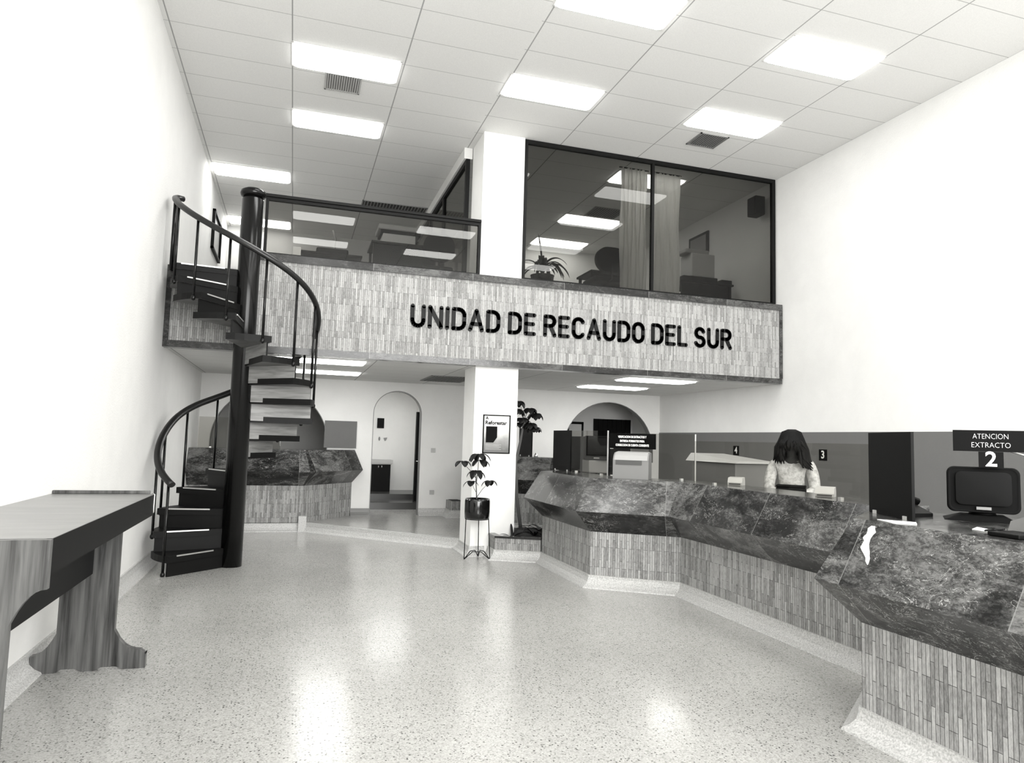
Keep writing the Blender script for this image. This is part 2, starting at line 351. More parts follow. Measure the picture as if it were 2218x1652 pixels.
# upstairs walls: back wall, office partition side wall
struct('wall_back', MB().box(XL, 15.1, ZF, 3.6, 15.25, H), GREYWALL)
struct('wall_back', MB().box(3.72, 14.15, ZF, XR, 14.3, H), WALL)
struct('wall_back', MB().box(XL, YE-.1, 0, XR, YE, ZB), GREYWALL)
# baseboards / coves
CP = [(0, .0), (.10, .0), (.095, .012), (.06, .03), (.03, .06), (.018, .10), (.018, .125), (0, .125)]
def cove(line, name=None, side=1, parent=None, z=0, m=None):
    mb = MB().sweep(line, [(o, zz+z) for o, zz in CP], side)
    return obj('baseboard', mb, m or COVE, parent) if parent is not None else struct(name, mb, m or COVE)
cove([(XL, YF+.2), (XL, 11.5)], 'baseboard_left', 1)
cove([(2.45, BY), (2.775, BY)], 'baseboard_back', 1, z=RAISE, m=GREYM); cove([(3.645, BY), (4.9, BY)], 'baseboard_back', 1, z=RAISE, m=COVE)
cove([(PX0, PY1+.1), (PX0, PY0), (3.9, PY0)], 'baseboard_pillar', 1)
sn = MB().sweep([(1.62, 11.60), (3.71, 9.60)], [(0, .0), (.05, .0), (.03, .03), (.015, .08), (.015, RAISE+.004), (-.08, RAISE+.004), (-.08, RAISE), (0, RAISE)], 1); sn.box(1.58, 11.50, .0, 1.70, 11.60, .24); struct('trim_8', sn, COVE)

# rooms behind the arches
struct('wall_side', MB().box(2.30, BY+.14, RAISE, 2.42, YE, ZB), WALL); 
struct('wall_side', MB().box(4.05, BY+.14, RAISE, 4.17, YE, ZB), WALL)
struct('wall_side', MB().box(2.42, 15.5, RAISE, 4.05, 15.62, ZB), WALL)
st = MB(); st.box(2.42, 13.6, RAISE, 4.05, 15.5, .26); st.box(2.42, 14.4, .26, 4.05, 15.5, .36); struct('floor', st, mat('dark passage tile', .05, .25))
struct('wall_side', MB().box(6.2, BY+.14, RAISE, 6.32, YE, ZB), GREYWALL)
struct('wall_side', MB().box(6.32, 13.8, RAISE, XR, 13.92, ZB), GREYWALL)
struct('wall_side', MB().box(XL, 14.9, RAISE, 2.3, 15.02, ZB), GREYWALL)
dd = MB(); dd.box(3.78, 13.9, RAISE+.1, 3.9, 14.02, 2.03); dr = thing('door_1', (3.85, 13.9, .26), 'dark door standing open inside the arched doorway', 'door')
dr['kind'] = 'structure'; obj('door_leaf', dd, BLACKW, dr); obj('door_handle', MB().tube([(3.80, 13.9, 1.05), (3.80, 13.85, 1.05), (3.86, 13.85, 1.05)], .008), ALU, dr)
cb = thing('cabinet', (3.2, 15.3, .36), 'black cabinet with a pale top seen through the arched doorway', 'cabinet')
obj('body', MB().rbox(2.62, 15.1, .36, 3.46, 15.48, .93, .006), BLACKW, cb); obj('worktop', MB().box(2.60, 15.05, .95, 3.5, 15.49, 1.02), GREYL, cb)
obj('worktop_edge', MB().box(2.6, 15.06, .93, 3.48, 15.49, .95), WHITEP, cb)
for x in (3.20, 3.27): obj('handle', MB().tube([(x, 15.08, .86), (x, 15.08, .90)], .008), ALU, cb)
tag(obj('picture', MB().box(3.18, 15.485, 1.70, 3.33, 15.5, 1.92), BLK), 'small black square on the wall above the cabinet in the doorway', 'picture')
hk = MB().ell((3.24, 15.485, 1.47), (.02, .012, .045)); tag(obj('wall_hook', hk, GREYM), 'small dark hook on the wall under the black square', 'hook')
hk = MB().prism([(3.33, 1.49), (3.41, 1.50), (3.39, 1.44), (3.36, 1.42)], 15.48, 15.5, 'y'); tag(obj('wall_hook', hk, GREYM), 'small dark triangular holder right of the hook in the doorway', 'hook')
gr = thing('grille', (8.0, 13.78, 1.6), 'dark window grille on the wall behind the right arch', 'grille'); fm = MB()
fm.box(7.57, 13.77, 1.2, 8.44, 13.795, 2.03); obj('panel', fm, BLKM, gr); fm = MB()
for i in range(9): fm.box(7.57+i*.107, 13.755, 1.2, 7.582+i*.107, 13.77, 2.03)
obj('bars', fm, BLK, gr)
fd = MB(); fd.box(6.96, 13.76, RAISE, 7.0, 13.798, 1.95); fd.box(7.29, 13.76, RAISE, 7.33, 13.798, 1.95); fd.box(6.96, 13.76, 1.90, 7.33, 13.798, 1.95)
d2_ = thing('door_2', (7.12, 13.78, RAISE), 'pale door in a dark frame behind the right arch', 'door'); d2_['kind'] = 'structure'; obj('door_frame', fd, BLKM, d2_); obj('door_leaf', MB().box(7.0, 13.775, RAISE, 7.29, 13.798, 1.90), GREYL, d2_)

# ------------------------------------------------------------------ lights
def rrect(x0, y0, x1, y1, r, n=5):
    P = []
    for cx, cy, a in ((x1-r, y1-r, 0), (x0+r, y1-r, 90), (x0+r, y0+r, 180), (x1-r, y0+r, 270)):
        for i in range(n+1): t = math.radians(a+90*i/n); P.append((cx+r*math.cos(t), cy+r*math.sin(t)))
    return P
def troffer(w, d):
    t = thing('ceiling_light', (0, 0, 0), '', 'ceiling light'); f = MB()
    f.box(-w/2, -d/2, -.008, w/2, -d/2+.018, 0); f.box(-w/2, d/2-.018, -.008, w/2, d/2, 0); f.box(-w/2, -d/2, -.008, -w/2+.018, d/2, 0); f.box(w/2-.018, -d/2, -.008, w/2, d/2, 0)
    obj('frame', f, LFR, t); obj('diffuser', MB().prism(rrect(-w/2+.02, -d/2+.02, w/2-.02, d/2-.02, .06), -.022, -.001), DIFF, t); return t
T0 = troffer(1.19, .53); used = []
HALL = [('left column of the hall', 1.79, [.65, 2.35, 4.15, 5.85, 7.85, 9.48]), ('middle column of the hall', 4.21, [.65, 2.35, 4.15, 5.80, 7.65]), ('right column of the hall', 6.70, [.6, 2.3, 4.0, 5.93, 7.58])]
k = 0
LBL = {(0, 4): 'lit square ceiling light just in front of the left ceiling vent', (0, 5): 'lit ceiling light behind the left ceiling vent, over the staircase side', (1, 4): 'lit ceiling light above the white pillar, in the middle of the ceiling',
       (1, 3): 'washed out ceiling light at the top middle, in front of the one above the pillar', (2, 3): 'lit ceiling light nearest the right wall at the top right corner', (2, 4): 'lit ceiling light beside the grey square vent, above the office window'}
first = True
for ci, (cn, x, ys) in enumerate(HALL):
    for yi, y in enumerate(ys):
        lb = LBL.get((ci, yi), 'lit ceiling light in the %s, %s from the street front' % (cn, ['first', 'second', 'third', 'fourth'][min(yi, 3)]))
        if first: T0.location = (x, y, H); T0['label'] = lb; T0['group'] = 'ceiling lights of the hall'; first = False
        else: dup(T0, (x, y, H), lb, 'ceiling lights of the hall')
dup(T0, (.58, 11.82, H), 'lit ceiling light against the left wall above the spiral stair', 'ceiling lights of the hall')
dup(T0, (.58, 14.6, H), 'lit ceiling light over the back of the gallery, seen through the balustrade glass', 'ceiling lights of the hall')
for y, l in ((9.78, 'lit ceiling light behind the curtains of the glass office'), (12.03, 'lit ceiling light in the middle of the glass office'), (13.64, 'lit ceiling light at the back of the glass office above the plant')):
    dup(T0, (6.63, y, H), l, 'ceiling lights of the glass office')
for x, y, l in ((1.72, 9.5, 'lit ceiling light under the gallery on the left, nearest the parapet'), (1.8, 11.15, 'lit ceiling light under the gallery on the left, farther from the parapet'),
                (6.68, 9.5, 'lit ceiling light under the gallery on the right, nearest the parapet'), (6.72, 11.1, 'lit ceiling light under the gallery on the right, in front of the round arch')):
    dup(T0, (x, y, ZB), l, 'ceiling lights under the gallery')
dup(T0, (3.2, 14.0, ZB), 'unseen light added to brighten the passage behind the arched doorway', 'added fill lights of the back rooms')  # added out of view so the passage looks bright
# vents
def vent(x0, y0, x1, y1, z, label, nx, m=VENT):
    t = thing('ceiling_vent', ((x0+x1)/2, (y0+y1)/2, z), label, 'vent'); f = MB()
    f.box(x0, y0, z-.012, x1, y0+.02, z); f.box(x0, y1-.02, z-.012, x1, y1, z); f.box(x0, y0, z-.012, x0+.02, y1, z); f.box(x1-.02, y0, z-.012, x1, y1, z); obj('frame', f, m, t)
    s = MB()
    for i in range(nx): a = x0+.02+(x1-x0-.04)*(i+.5)/nx; s.box(a-.006, y0+.02, z-.012, a+.006, y1-.02, z-.002)
    obj('slats', s, m, t); obj('backing', MB().box(x0+.01, y0+.01, z-.003, x1-.01, y1-.01, z), VENT if m is GREYL else VENTD, t)
vent(1.57, 8.11, 1.99, 8.53, H, 'square slatted vent in the hall ceiling between the two left lights', 14, GREYL)
vent(6.47, 7.95, 6.91, 8.34, H, 'dark grey square vent in the hall ceiling above the office window', 12)
vent(2.40, 12.45, 3.58, 12.9, H, 'long dark vent panel at the far end of the gallery ceiling', 20, GREYM)
vent(6.38, 11.2, 6.98, 11.72, H, 'dark vent in the office ceiling between two lights', 12, GREYM)
vent(3.45, 10.75, 4.15, 11.8, ZB, 'dark vent under the gallery behind the pillar', 14, GREYM)

# ------------------------------------------------------------------ glass office and balustrade
GY = 9.0
def framed(name, x0, x1, z0, z1, y, w, label, mull=(), kind='structure', gm=GL_WIN, dep=.06):
    f = MB(); f.box(x0, y, z0, x1, y+dep, z0+w); f.box(x0, y, z1-w, x1, y+dep, z1); f.box(x0, y, z0+w, x0+w, y+dep, z1-w); f.box(x1-w, y, z0+w, x1, y+dep, z1-w)
    for mx in mull: f.box(mx-w*.35, y, z0+w, mx+w*.35, y+dep, z1-w)
    r = thing(name, ((x0+x1)/2, y, z0), label, 'window'); r['kind'] = kind; obj('window_frame', f, FRAMEM, r)
    xs = [x0+w]+list(mull)+[x1-w]
    for a, b in zip(xs, xs[1:]): obj('window_pane', MB().box(a, y+dep*.45, z0+w, b, y+dep*.45+.006, z1-w), gm, r)
    return r
framed('window_1', PX1, XR-.02, ZT+.002, H-.005, GY, .055, 'large dark tinted office window above the lettered parapet', [6.33])
gb = framed('glass_balustrade', .96, PX0+.0, ZT+.002, 4.43, GY-.05, .035, 'dark framed glass balustrade on the parapet left of the pillar', gm=GL_RAIL)
del gb['kind']; gb['category'] = 'balustrade'
for c in gb.children: c.name = c.name.replace('window_', '')
obj('top_rail', MB().rbox(.94, GY-.075, 4.43, PX0, GY+.03, 4.47, .008), FRAMEM, gb)
tag(obj('newel_post', MB().rbox(.868, GY-.06, ZF, .937, GY+.02, 4.47, .008), PILLAR), 'white square post between the spiral stair pole and the glass balustrade', 'post')
# side partition of the office behind the pillar
sf = MB(); X = 3.62
for (a, b, c, d) in ((9.6, 5.50, 14.15, 5.57), (9.6, ZF, 9.66, 5.5), (12.4, ZF, 12.5, 5.5), (11.2, ZF, 11.28, 5.5), (14.08, ZF, 14.15, 5.5), (9.6, ZF, 14.15, ZF+.07)): sf.box(X, a, b, X+.06, c, d)
sw = thing('window_2', (X, 12, ZF), 'dark side window of the office behind the pillar', 'window'); sw['kind'] = 'structure'; obj('window_frame', sf, FRAMEM, sw)
obj('window_pane', MB().box(X+.025, 9.66, ZF+.07, X+.031, 14.08, 5.5), GL_WIN, sw); obj('window_knob', MB().ell((X-.02, 11.3, 4.6), (.02, .02, .02)), ALU, sw)
struct('wall_side', MB().box(X-.03, 9.6, 5.57, X+.09, 14.3, H), WALL)
# curtains
def curtain(x0, x1, z0, z1, y, label, seed):
    rn = random.Random(seed); mb = MB(); n = 60; rows = []
    for j in range(9):
        t = j/8; row = []
        for i in range(n+1):
            u = i/n; xx = x0+(x1-x0)*u + .015*math.sin(9*t+i*.3); yy = y+.018*math.sin(u*2*PI*6.5+seed)*(1+.15*math.sin(3*t)) + .01*math.sin(u*40)
            row.append(mb.bm.verts.new((xx, yy, z0+(z1-z0)*t)))
        rows.append(row)
    for j in range(8):
        for i in range(n): f = mb._f([rows[j][i], rows[j][i+1], rows[j+1][i+1], rows[j+1][i]]); f.smooth = True
    c = thing('curtain', ((x0+x1)/2, y, z0), label, 'curtain'); o = obj('cloth', mb, CURT, c); md = o.modifiers.new('thick', 'SOLIDIFY'); md.thickness = .003
    obj('curtain_rod', MB().tube([(x0-.03, y, z1), (x1+.03, y, z1)], .01), FRAMEM, c)
curtain(5.88, 6.30, ZF+.03, 5.61, 9.16, 'sheer pale curtain hanging left of the office window mullion', 1)
curtain(6.42, 6.86, ZF+.03, 5.61, 9.16, 'sheer pale curtain hanging right of the office window mullion', 2)
# speaker
sp = thing('loudspeaker', (8.42, 9.3, 5.25), 'black loudspeaker high on the right wall inside the office', 'speaker')
obj('body', MB().rbox(8.26, 9.2, 5.22, 8.44, 9.42, 5.52, .012), BLK, sp); obj('bracket', MB().box(8.44, 9.28, 5.33, XR, 9.34, 5.40), BLK, sp)
obj('grille', MB().box(8.252, 9.22, 5.24, 8.262, 9.40, 5.50), BLKM, sp)
pc = thing('picture', (8.47, 11.2, 5.05), 'dark framed picture on the right wall of the office', 'picture'); obj('frame', MB().box(8.465, 10.86, 5.04, XR-.001, 11.5, 5.44), BLK, pc)
obj('print', MB().box(8.46, 10.92, 5.09, 8.466, 11.44, 5.39), GREYM, pc)
# office furniture
def desk(x0, y0, x1, y1, z0, z1, label, m=BLACKW):
    t = thing('desk', ((x0+x1)/2, (y0+y1)/2, z0), label, 'desk'); obj('desktop', MB().rbox(x0, y0, z1-.035, x1, y1, z1, .006), m, t)
    obj('front_panel', MB().box(x0+.04, y0+.06, z0+.05, x1-.04, y0+.08, z1-.035), m, t)
    for x in (x0+.03, x1-.07):
        for y in (y0+.03, y1-.07): obj('leg', MB().box(x, y, z0, x+.04, y+.04, z1-.035), m, t)
    return t
desk(7.35, 9.9, 8.35, 10.6, ZF, 4.22, 'black office desk by the right wall of the glass office')
desk(5.75, 9.9, 6.6, 10.5, ZF, 4.22, 'black office desk behind the left curtain')
cf = thing('filing_case', (7.9, 10.2, 4.22), 'pale grey machine standing on the office desk by the right wall', 'machine'); obj('body', MB().rbox(7.60, 10.0, 4.32, 8.05, 10.35, 4.72, .02), GREYL, cf); obj('base', MB().rbox(7.58, 9.98, 4.22, 8.09, 10.4, 4.32, .008), BLK, cf)
obj('lid', MB().rbox(7.50, 10.02, 4.72, 7.95, 10.33, 4.79, .015), CREAM, cf)
tag(obj('tray', MB().rbox(7.4, 9.92, 4.22, 7.56, 10.25, 4.30, .01), BLK), 'black document tray at the left end of the office desk', 'tray')
tag(obj('tray', MB().rbox(8.12, 9.92, 4.22, 8.33, 10.3, 4.29, .01), BLK), 'black document tray at the right end of the office desk', 'tray')
def chair(x, y, z, rz, w, h, label):
    t = thing('office_chair', (x, y, z), label, 'chair'); M = Matrix.Translation((x, y, z)) @ Matrix.Rotation(rz, 4, 'Z')
    def pt(b): q = MB(); q.join(b, M); return q
    bk = MB(); P = rrect(-w/2, .55, w/2, h, w*.38, 8); bk.prism(P, .20, .28, 'y'); obj('backrest', pt(bk), BLKM, t)
    obj('seat', pt(MB().rbox(-w/2, -.25, .42, w/2, .22, .50, .03)), BLKM, t)
    obj('column', pt(MB().tube([(0, 0, .08), (0, 0, .42)], .03)), DARK, t)
    obj('back_support', pt(MB().tube([(0, .1, .42), (0, .29, .45), (0, .29, .7)], .015)), DARK, t)
    for i in range(5): a = 2*PI*i/5; obj('leg', pt(MB().tube([(0, 0, .1), (.27*math.cos(a), .27*math.sin(a), .03)], [.025, .02])), DARK, t)
chair(5.83, 9.6, ZF, PI, .5, .93, 'black round backed office chair beside the left curtain')
# office plant with drooping strap leaves
def leafblade(mb, p0, dirv, L, w, droop, n=8, fold=.25):
    d = Vector(dirv).normalized(); sd = d.cross(Vector((0, 0, 1))); sd = sd.normalized() if sd.length > .01 else Vector((1, 0, 0)); p = Vector(p0); rows = []
    for i in range(n+1):
        t = i/n; ww = w*math.sin(PI*min(1, .08+t*.92))**.7*.5 if i < n else .0005
        nz = sd.cross(d).normalized(); rows.append([mb.bm.verts.new(p-sd*ww+nz*ww*fold), mb.bm.verts.new(p), mb.bm.verts.new(p+sd*ww+nz*ww*fold)])
        p = p+d*(L/n); d = (d+Vector((0, 0, -droop/n))).normalized()
    for a, b in zip(rows, rows[1:]):
        for k in (0, 1):
            f = mb._f([a[k], a[k+1], b[k+1], b[k]]); f.smooth = True
def thick(o, t=.002): m = o.modifiers.new('thick', 'SOLIDIFY'); m.thickness = t
pl = thing('potted_plant', (4.78, 9.45, ZF), 'dark strap leaved potted plant at the left end of the office window', 'plant'); rn = random.Random(3); lf = MB()
for i in range(22):
    a = rn.uniform(0, 2*PI); leafblade(lf, (4.78, 9.45, 3.92+rn.uniform(0, .1)), (math.cos(a)*.55, math.sin(a)*.55, 1), rn.uniform(.35, .62), rn.uniform(.04, .075), rn.uniform(2.2, 3.6), 10)
leafblade(lf, (4.78, 9.45, 4.0), (-.12, 0, 1), .55, .07, .4)
thick(obj('foliage', lf, LEAF, pl)); obj('pot', MB().lathe([(.10, ZF), (.14, ZF+.02), (.17, ZF+.4), (.18, ZF+.42), (.16, ZF+.42), (.15, ZF+.36)], (4.78, 9.45)), POT, pl)
# gallery furniture seen through the balustrade
desk(1.35, 10.7, 2.3, 11.3, ZF, 4.26, 'black desk with covered machine on the gallery left side'); tag(obj('typewriter', MB().rbox(1.62, 10.8, 4.26, 2.1, 11.15, 4.36, .03), BLKM), 'black covered typewriter on the left gallery desk', 'typewriter')
tag(obj('paper_box', MB().rbox(1.28, 10.55, ZF, 1.40, 10.68, 4.26, .01), PAPER), 'narrow white box standing beside the left gallery desk', 'box')
desk(2.42, 10.6, 3.45, 11.3, ZF, 4.50, 'tall black counter desk in the middle of the gallery')
dt = thing('copier', (2.9, 11.6, ZF), 'pale machine with overhanging lid behind the gallery counter desk', 'copier'); obj('body', MB().rbox(2.68, 11.45, ZF, 3.22, 11.9, 4.88, .01), GREYL, dt); obj('lid', MB().rbox(2.60, 11.40, 4.93, 3.38, 11.95, 5.02, .02), CREAM, dt); obj('dark_gap', MB().box(2.64, 11.43, 4.88, 3.3, 11.92, 4.93), BLK, dt)  # black strip under the lid stands in for a dark gap
chair(3.3, 10.0, ZF, PI, .45, .95, 'black office chair near the pillar on the gallery')
tag(obj('desk_lamp', MB().tube([(1.9, 11.22, 4.26), (1.92, 11.22, 4.62), (1.86, 11.05, 4.7)], .012), ALU), 'thin metal desk lamp on the left gallery desk', 'lamp')
# picture on the left wall upstairs
pf = thing('picture', (XL+.03, 13.15, 4.6), 'thin dark framed picture on the left wall above the stair', 'picture'); f = MB(); y0, y1, z0, z1 = 12.6, 13.75, 4.62, 5.30
f.box(XL, y0, z0, XL+.05, y1, z0+.035); f.box(XL, y0, z1-.035, XL+.05, y1, z1); f.box(XL, y0, z0, XL+.05, y0+.035, z1); f.box(XL, y1-.035, z0, XL+.05, y1, z1)
obj('frame', f, BLK, pf); obj('print', MB().box(XL+.002, y0+.03, z0+.03, XL+.012, y1-.03, z1-.03), GREYL, pf)

# ------------------------------------------------------------------ parapet lettering
def arc(cx, cy, rx, ry, a0, a1, n=8): return [(cx+rx*math.cos(math.radians(a0+(a1-a0)*i/n)), cy+ry*math.sin(math.radians(a0+(a1-a0)*i/n))) for i in range(n+1)]
GLY = {
 'U': (.56, [[(0, 1), (0, .3)]+arc(.28, .28, .28, .28, 180, 360)[1:-1]+[(.56, .3), (.56, 1)]]),
 'N': (.58, [[(0, 0), (0, 1), (.58, 0), (.58, 1)]]),
 'I': (.0, [[(0, 0), (0, 1)]]),
 'D': (.56, [[(0, 0), (0, 1), (.26, 1)]+arc(.26, .7, .3, .3, 90, 0, 5)+arc(.26, .3, .3, .3, 0, -90, 5)+[(0, 0)]]),
 'A': (.62, [[(0, 0), (.31, 1), (.62, 0)], [(.1, .3), (.52, .3)]]),
 'E': (.46, [[(.46, 1), (0, 1), (0, 0), (.46, 0)], [(0, .52), (.4, .52)]]),
 'R': (.52, [[(0, 0), (0, 1), (.28, 1)]+arc(.28, .75, .24, .25, 90, -90, 8)+[(0, .5)], [(.28, .5), (.54, 0)]]),
 'C': (.56, [arc(.28, .72, .28, .28, 25, 180, 8)+arc(.28, .28, .28, .28, 180, 335, 8)]),
 'O': (.56, [arc(.28, .72, .28, .28, 0, 180, 8)+arc(.28, .28, .28, .28, 180, 360, 8)+[(.56, .72)]]),
 'L': (.44, [[(0, 1), (0, 0), (.44, 0)]]),
 'S': (.54, [arc(.27, .745, .25, .255, 20, 260, 9)+arc(.27, .255, .27, .255, 80, -160, 9)]),
}
wl = thing('wall_lettering', (5.18, FY-.03, 2.94), 'raised black letters UNIDAD DE RECAUDO DEL SUR on the slate parapet', 'lettering')
txt = 'UNIDAD DE RECAUDO DEL SUR'; gap = .32; spc = .30; tot = 0
for i, c in enumerate(txt): tot += spc if c == ' ' else GLY[c][0]+gap
tot -= gap; lh = .255; X0, X1 = 2.815, 7.555; kx = (X1-X0)/tot; x = X0; R_ = .026
for c in txt:
    if c == ' ': x += spc*kx; continue
    w, sts = GLY[c]; mb = MB(); zz0 = 2.952+(x-X0)*.0045
    for s in sts: 
        pts = [(x+px*kx, FY-.018, zz0+pz*lh) for px, pz in s]; dense = []
        for a, b in zip(pts, pts[1:]):
            for q in range(2): dense.append(Vector(a).lerp(Vector(b), q/2))
        # strokes as flat bars with round joints
        for a, b in zip(pts, pts[1:]):
            a, b = Vector(a), Vector(b); d = (b-a).normalized(); n = Vector((d.z, 0, -d.x))*R_
            mb.hexa([(a-n+Vector((0, .018, 0))), (b-n+Vector((0, .018, 0))), (b+n+Vector((0, .018, 0))), (a+n+Vector((0, .018, 0))), a-n, b-n, b+n, a+n])
        for a in pts: mb.prism([(a[0]+R_*math.cos(2*PI*q/14), a[2]+R_*math.sin(2*PI*q/14)) for q in range(14)], FY-.018, FY, 'y')
    obj('letter', mb, LETTER, wl); x += (w+gap)*kx

# ------------------------------------------------------------------ spiral staircase
SX, SY, SR = .83, 8.66, .85
stair = thing('spiral_staircase', (SX, SY, 0), 'dark spiral staircase with curved handrail beside the left wall', 'staircase')
obj('pole', MB().lathe([(.118, 0), (.118, 2.62), (.122, 2.63), (.122, 4.27), (.11, 4.285), (.11, 4.30)], (SX, SY), 40), DARK, stair)
obj('pole_cap', MB().lathe([(.11, 4.30), (.135, 4.31), (.148, 4.34), (.14, 4.375), (.1, 4.40), (.02, 4.41)], (SX, SY), 40), DARK, stair)
def cyl(r, deg, z): return (SX+r*math.cos(math.radians(deg)), SY+r*math.sin(math.radians(deg)), z)
NT, RISE, PIT, A0 = 16, .2135, 26.6, 224
SRT = .82
for k in range(NT):
    a0 = A0-PIT*k; a1 = a0-PIT-4; zt = RISE*(k+1); last = k == NT-1
    if last: a1 = a0-PIT
    n = 5; mb = MB(); top = [cyl(.10, a0+3, zt)]+[cyl(SRT, a0+2+(a1-a0-2)*i/n, zt) for i in range(n+1)]+[cyl(.10, a1, zt)]
    a = [mb.bm.verts.new((p[0], p[1], zt-.07)) for p in top]; b = [mb.bm.verts.new(p) for p in top]
    mb.mi = 1; mb._f(a[::-1]); mb.mi = 0; mb._f(b)
    for i in range(len(a)): j = (i+1) % len(a); mb._f([a[i], a[j], b[j], b[i]])
    t = obj('tread', mb, [TREAD, WOODU], stair)
    # riser under this tread's front edge
    rb = MB(); d = Vector((math.cos(math.radians(a0)), math.sin(math.radians(a0)), 0)); s = Vector((-d.y, d.x, 0)); c = Vector((SX, SY, 0))
    zb = zt-RISE-(.0 if k == 0 else .0)
    P = [c+d*.1, c+d*(SRT-.02), c+d*(SRT-.02)-s*.018, c+d*.1-s*.018]
    P8 = [(p.x, p.y, (zb-.05) if k else 0.0) for p in P]+[(p.x, p.y, zt-.055) for p in P]; v = [rb.bm.verts.new(q) for q in P8]
    for fi, q in enumerate(((3, 2, 1, 0), (4, 5, 6, 7), (0, 1, 5, 4), (1, 2, 6, 5), (2, 3, 7, 6), (3, 0, 4, 7))):
        rb.mi = 1 if fi == 4 else 0; rb._f([v[i] for i in q])
    obj('riser', rb, [TREAD, WOODR], t)
    nb = MB(); e = a0+2.2
    pa, pb = Vector(cyl(.26, e+1.5, zt+.001)), Vector(cyl(SRT-.1, e, zt+.001)); dd_ = (pb-pa).normalized(); nn = Vector((-dd_.y, dd_.x, 0))*.005
    nb.hexa([pa-nn-Vector((0, 0, .012)), pb-nn-Vector((0, 0, .012)), pb+nn-Vector((0, 0, .012)), pa+nn-Vector((0, 0, .012)), pa-nn+Vector((0, 0, .002)), pb-nn+Vector((0, 0, .002)), pb+nn+Vector((0, 0, .002)), pa+nn+Vector((0, 0, .002))])
    obj('nosing', nb, ALU, t)
RT = [(225, .95), (202, 1.12), (180, 1.34), (164, 1.55), (140, 1.79), (109, 1.97), (75, 2.22), (44.6, 2.47), (22, 2.67), (0, 2.87), (-25, 3.09), (-49, 3.26), (-86, 3.50), (-117, 3.72), (-140, 3.91), (-158, 4.05), (-172, 4.15)]
def railz(a):
    for (p, q), (r, s) in zip(RT, RT[1:]):
        if r <= a <= p: return q+(s-q)*(p-a)/(p-r)
    return RT[0][1] if a > 225 else RT[-1][1]
def smz(a): return sum(railz(a+d) for d in (-14, -7, 0, 7, 14))/5 if -158 < a < 210 else railz(a)
RR = SRT+.0
pts = [cyl(RR, 225-i*397/110, smz(225-i*397/110)) for i in range(111)]
pts += [cyl(RR-.02, -176, 4.175), cyl(RR-.07, -179, 4.18)]
obj('handrail', MB().tube(pts, .036, 12, flat=(.9, 1.1)), RAIL, stair)
for k in range(NT):
    ang = A0-PIT*(k+.18); z0 = RISE*(k+1)-.03
    if k == 0: ang = 221; z0 = 0
    obj('baluster', MB().tube([cyl(RR, ang, z0-.05 if k else 0.002), cyl(RR, ang, smz(ang))], .0145, 8).ell(cyl(RR, ang, z0-.03 if k else .02), (.024, .024, .03)), DARK, stair)
obj('baluster', MB().tube([cyl(RR, -171, RISE*NT-.1), cyl(RR, -171, 4.15)], .02, 8), DARK, stair)
# little bin / socket behind the pole
tag(obj('waste_bin', MB().rbox(.66, 11.2, 0.0, .80, 11.36, .29, .01), BLK), 'small black bin beside the foot of the stair pole, in front of the far counter', 'bin')
for c in []: pass

# ------------------------------------------------------------------ counters
def clip_y(mb, y):
    bmesh.ops.bisect_plane(mb.bm, geom=mb.bm.verts[:]+mb.bm.edges[:]+mb.bm.faces[:], plane_co=(0, y, 0), plane_no=(0, 1, 0), clear_outer=True)
    bmesh.ops.holes_fill(mb.bm, edges=[e for e in mb.bm.edges if e.is_boundary]); return mb
def counter(name, line, side, zo, label, backline=None, marks=(), worktop=None, depth=.45, basez=0, seams=()):
    t = thing(name, (line[1][0], line[1][1], 0), label, 'counter')
    obj('base', clip_y(MB().sweep(line, [(0, basez), (0, zo+.58), (-.12, zo+.58), (-.12, basez)], side), BY-.004), SLATE, t)
    cove(line, parent=t, side=side, z=basez)
    obj('countertop', clip_y(MB().sweep(line, [(-depth, zo+1.14), (.03, zo+1.14), (.22, zo+.80), (.0, zo+.575), (-.14, zo+.575), (-.14, zo+1.07), (-depth, zo+1.07)], side), BY-.004), MARBLE, t)
    return t
CA = [(5.25, 8.95), (4.5, 8.42), (4.5, 6.93), (5.28, 6.40), (5.28, 3.86)]
c1 = counter('service_counter', CA, 1, 0, 'long zigzag marble and slate teller counter, the middle one on the right')
CN = [(5.16, 3.72), (4.46, 3.17), (4.46, -.6)]
c2_ = counter('service_counter', CN, 1, 0, 'nearest marble and slate counter at the right edge', depth=.95)
CL = [(XL+.003, 11.62), (1.62, 11.62), (2.46, 12.6)]
c3 = counter('service_counter', CL, 1, .13, 'angular marble and slate counter behind the spiral staircase', depth=.42)
CD = [(5.2, 9.95), (4.72, 10.35), (4.72, 12.5)]
c4 = counter('service_counter', CD, -1, RAISE, 'dark counter end showing between the pillar and the zigzag counter', depth=.42, basez=RAISE)
# white marble vein patch on the nearest counter front
vp = MB(); zz = [1.115, 1.10, 1.085, 1.07, 1.05, 1.035, 1.02, 1.0, .985, .97, .955, .94, .925]; ws = [.012, .024, .028, .022, .026, .018, .022, .03, .026, .018, .014, .012, .002]; yc = [3.03, 3.035, 3.025, 3.03, 3.04, 3.03, 3.03, 3.025, 3.01, 2.995, 2.98, 2.975, 2.965]
def facet(y, z): xf = 4.43-(1.14-z)/.34*.19; return (xf-.0015, y, z)
a = [facet(yc[i]-ws[i], zz[i]) for i in range(13)]; b = [facet(yc[i]+ws[i], zz[i]) for i in range(13)]
va = [vp.bm.verts.new(p) for p in a]; vb = [vp.bm.verts.new(p) for p in b]
va2 = [vp.bm.verts.new((p[0]+.002, p[1], p[2])) for p in a]; vb2 = [vp.bm.verts.new((p[0]+.002, p[1], p[2])) for p in b]
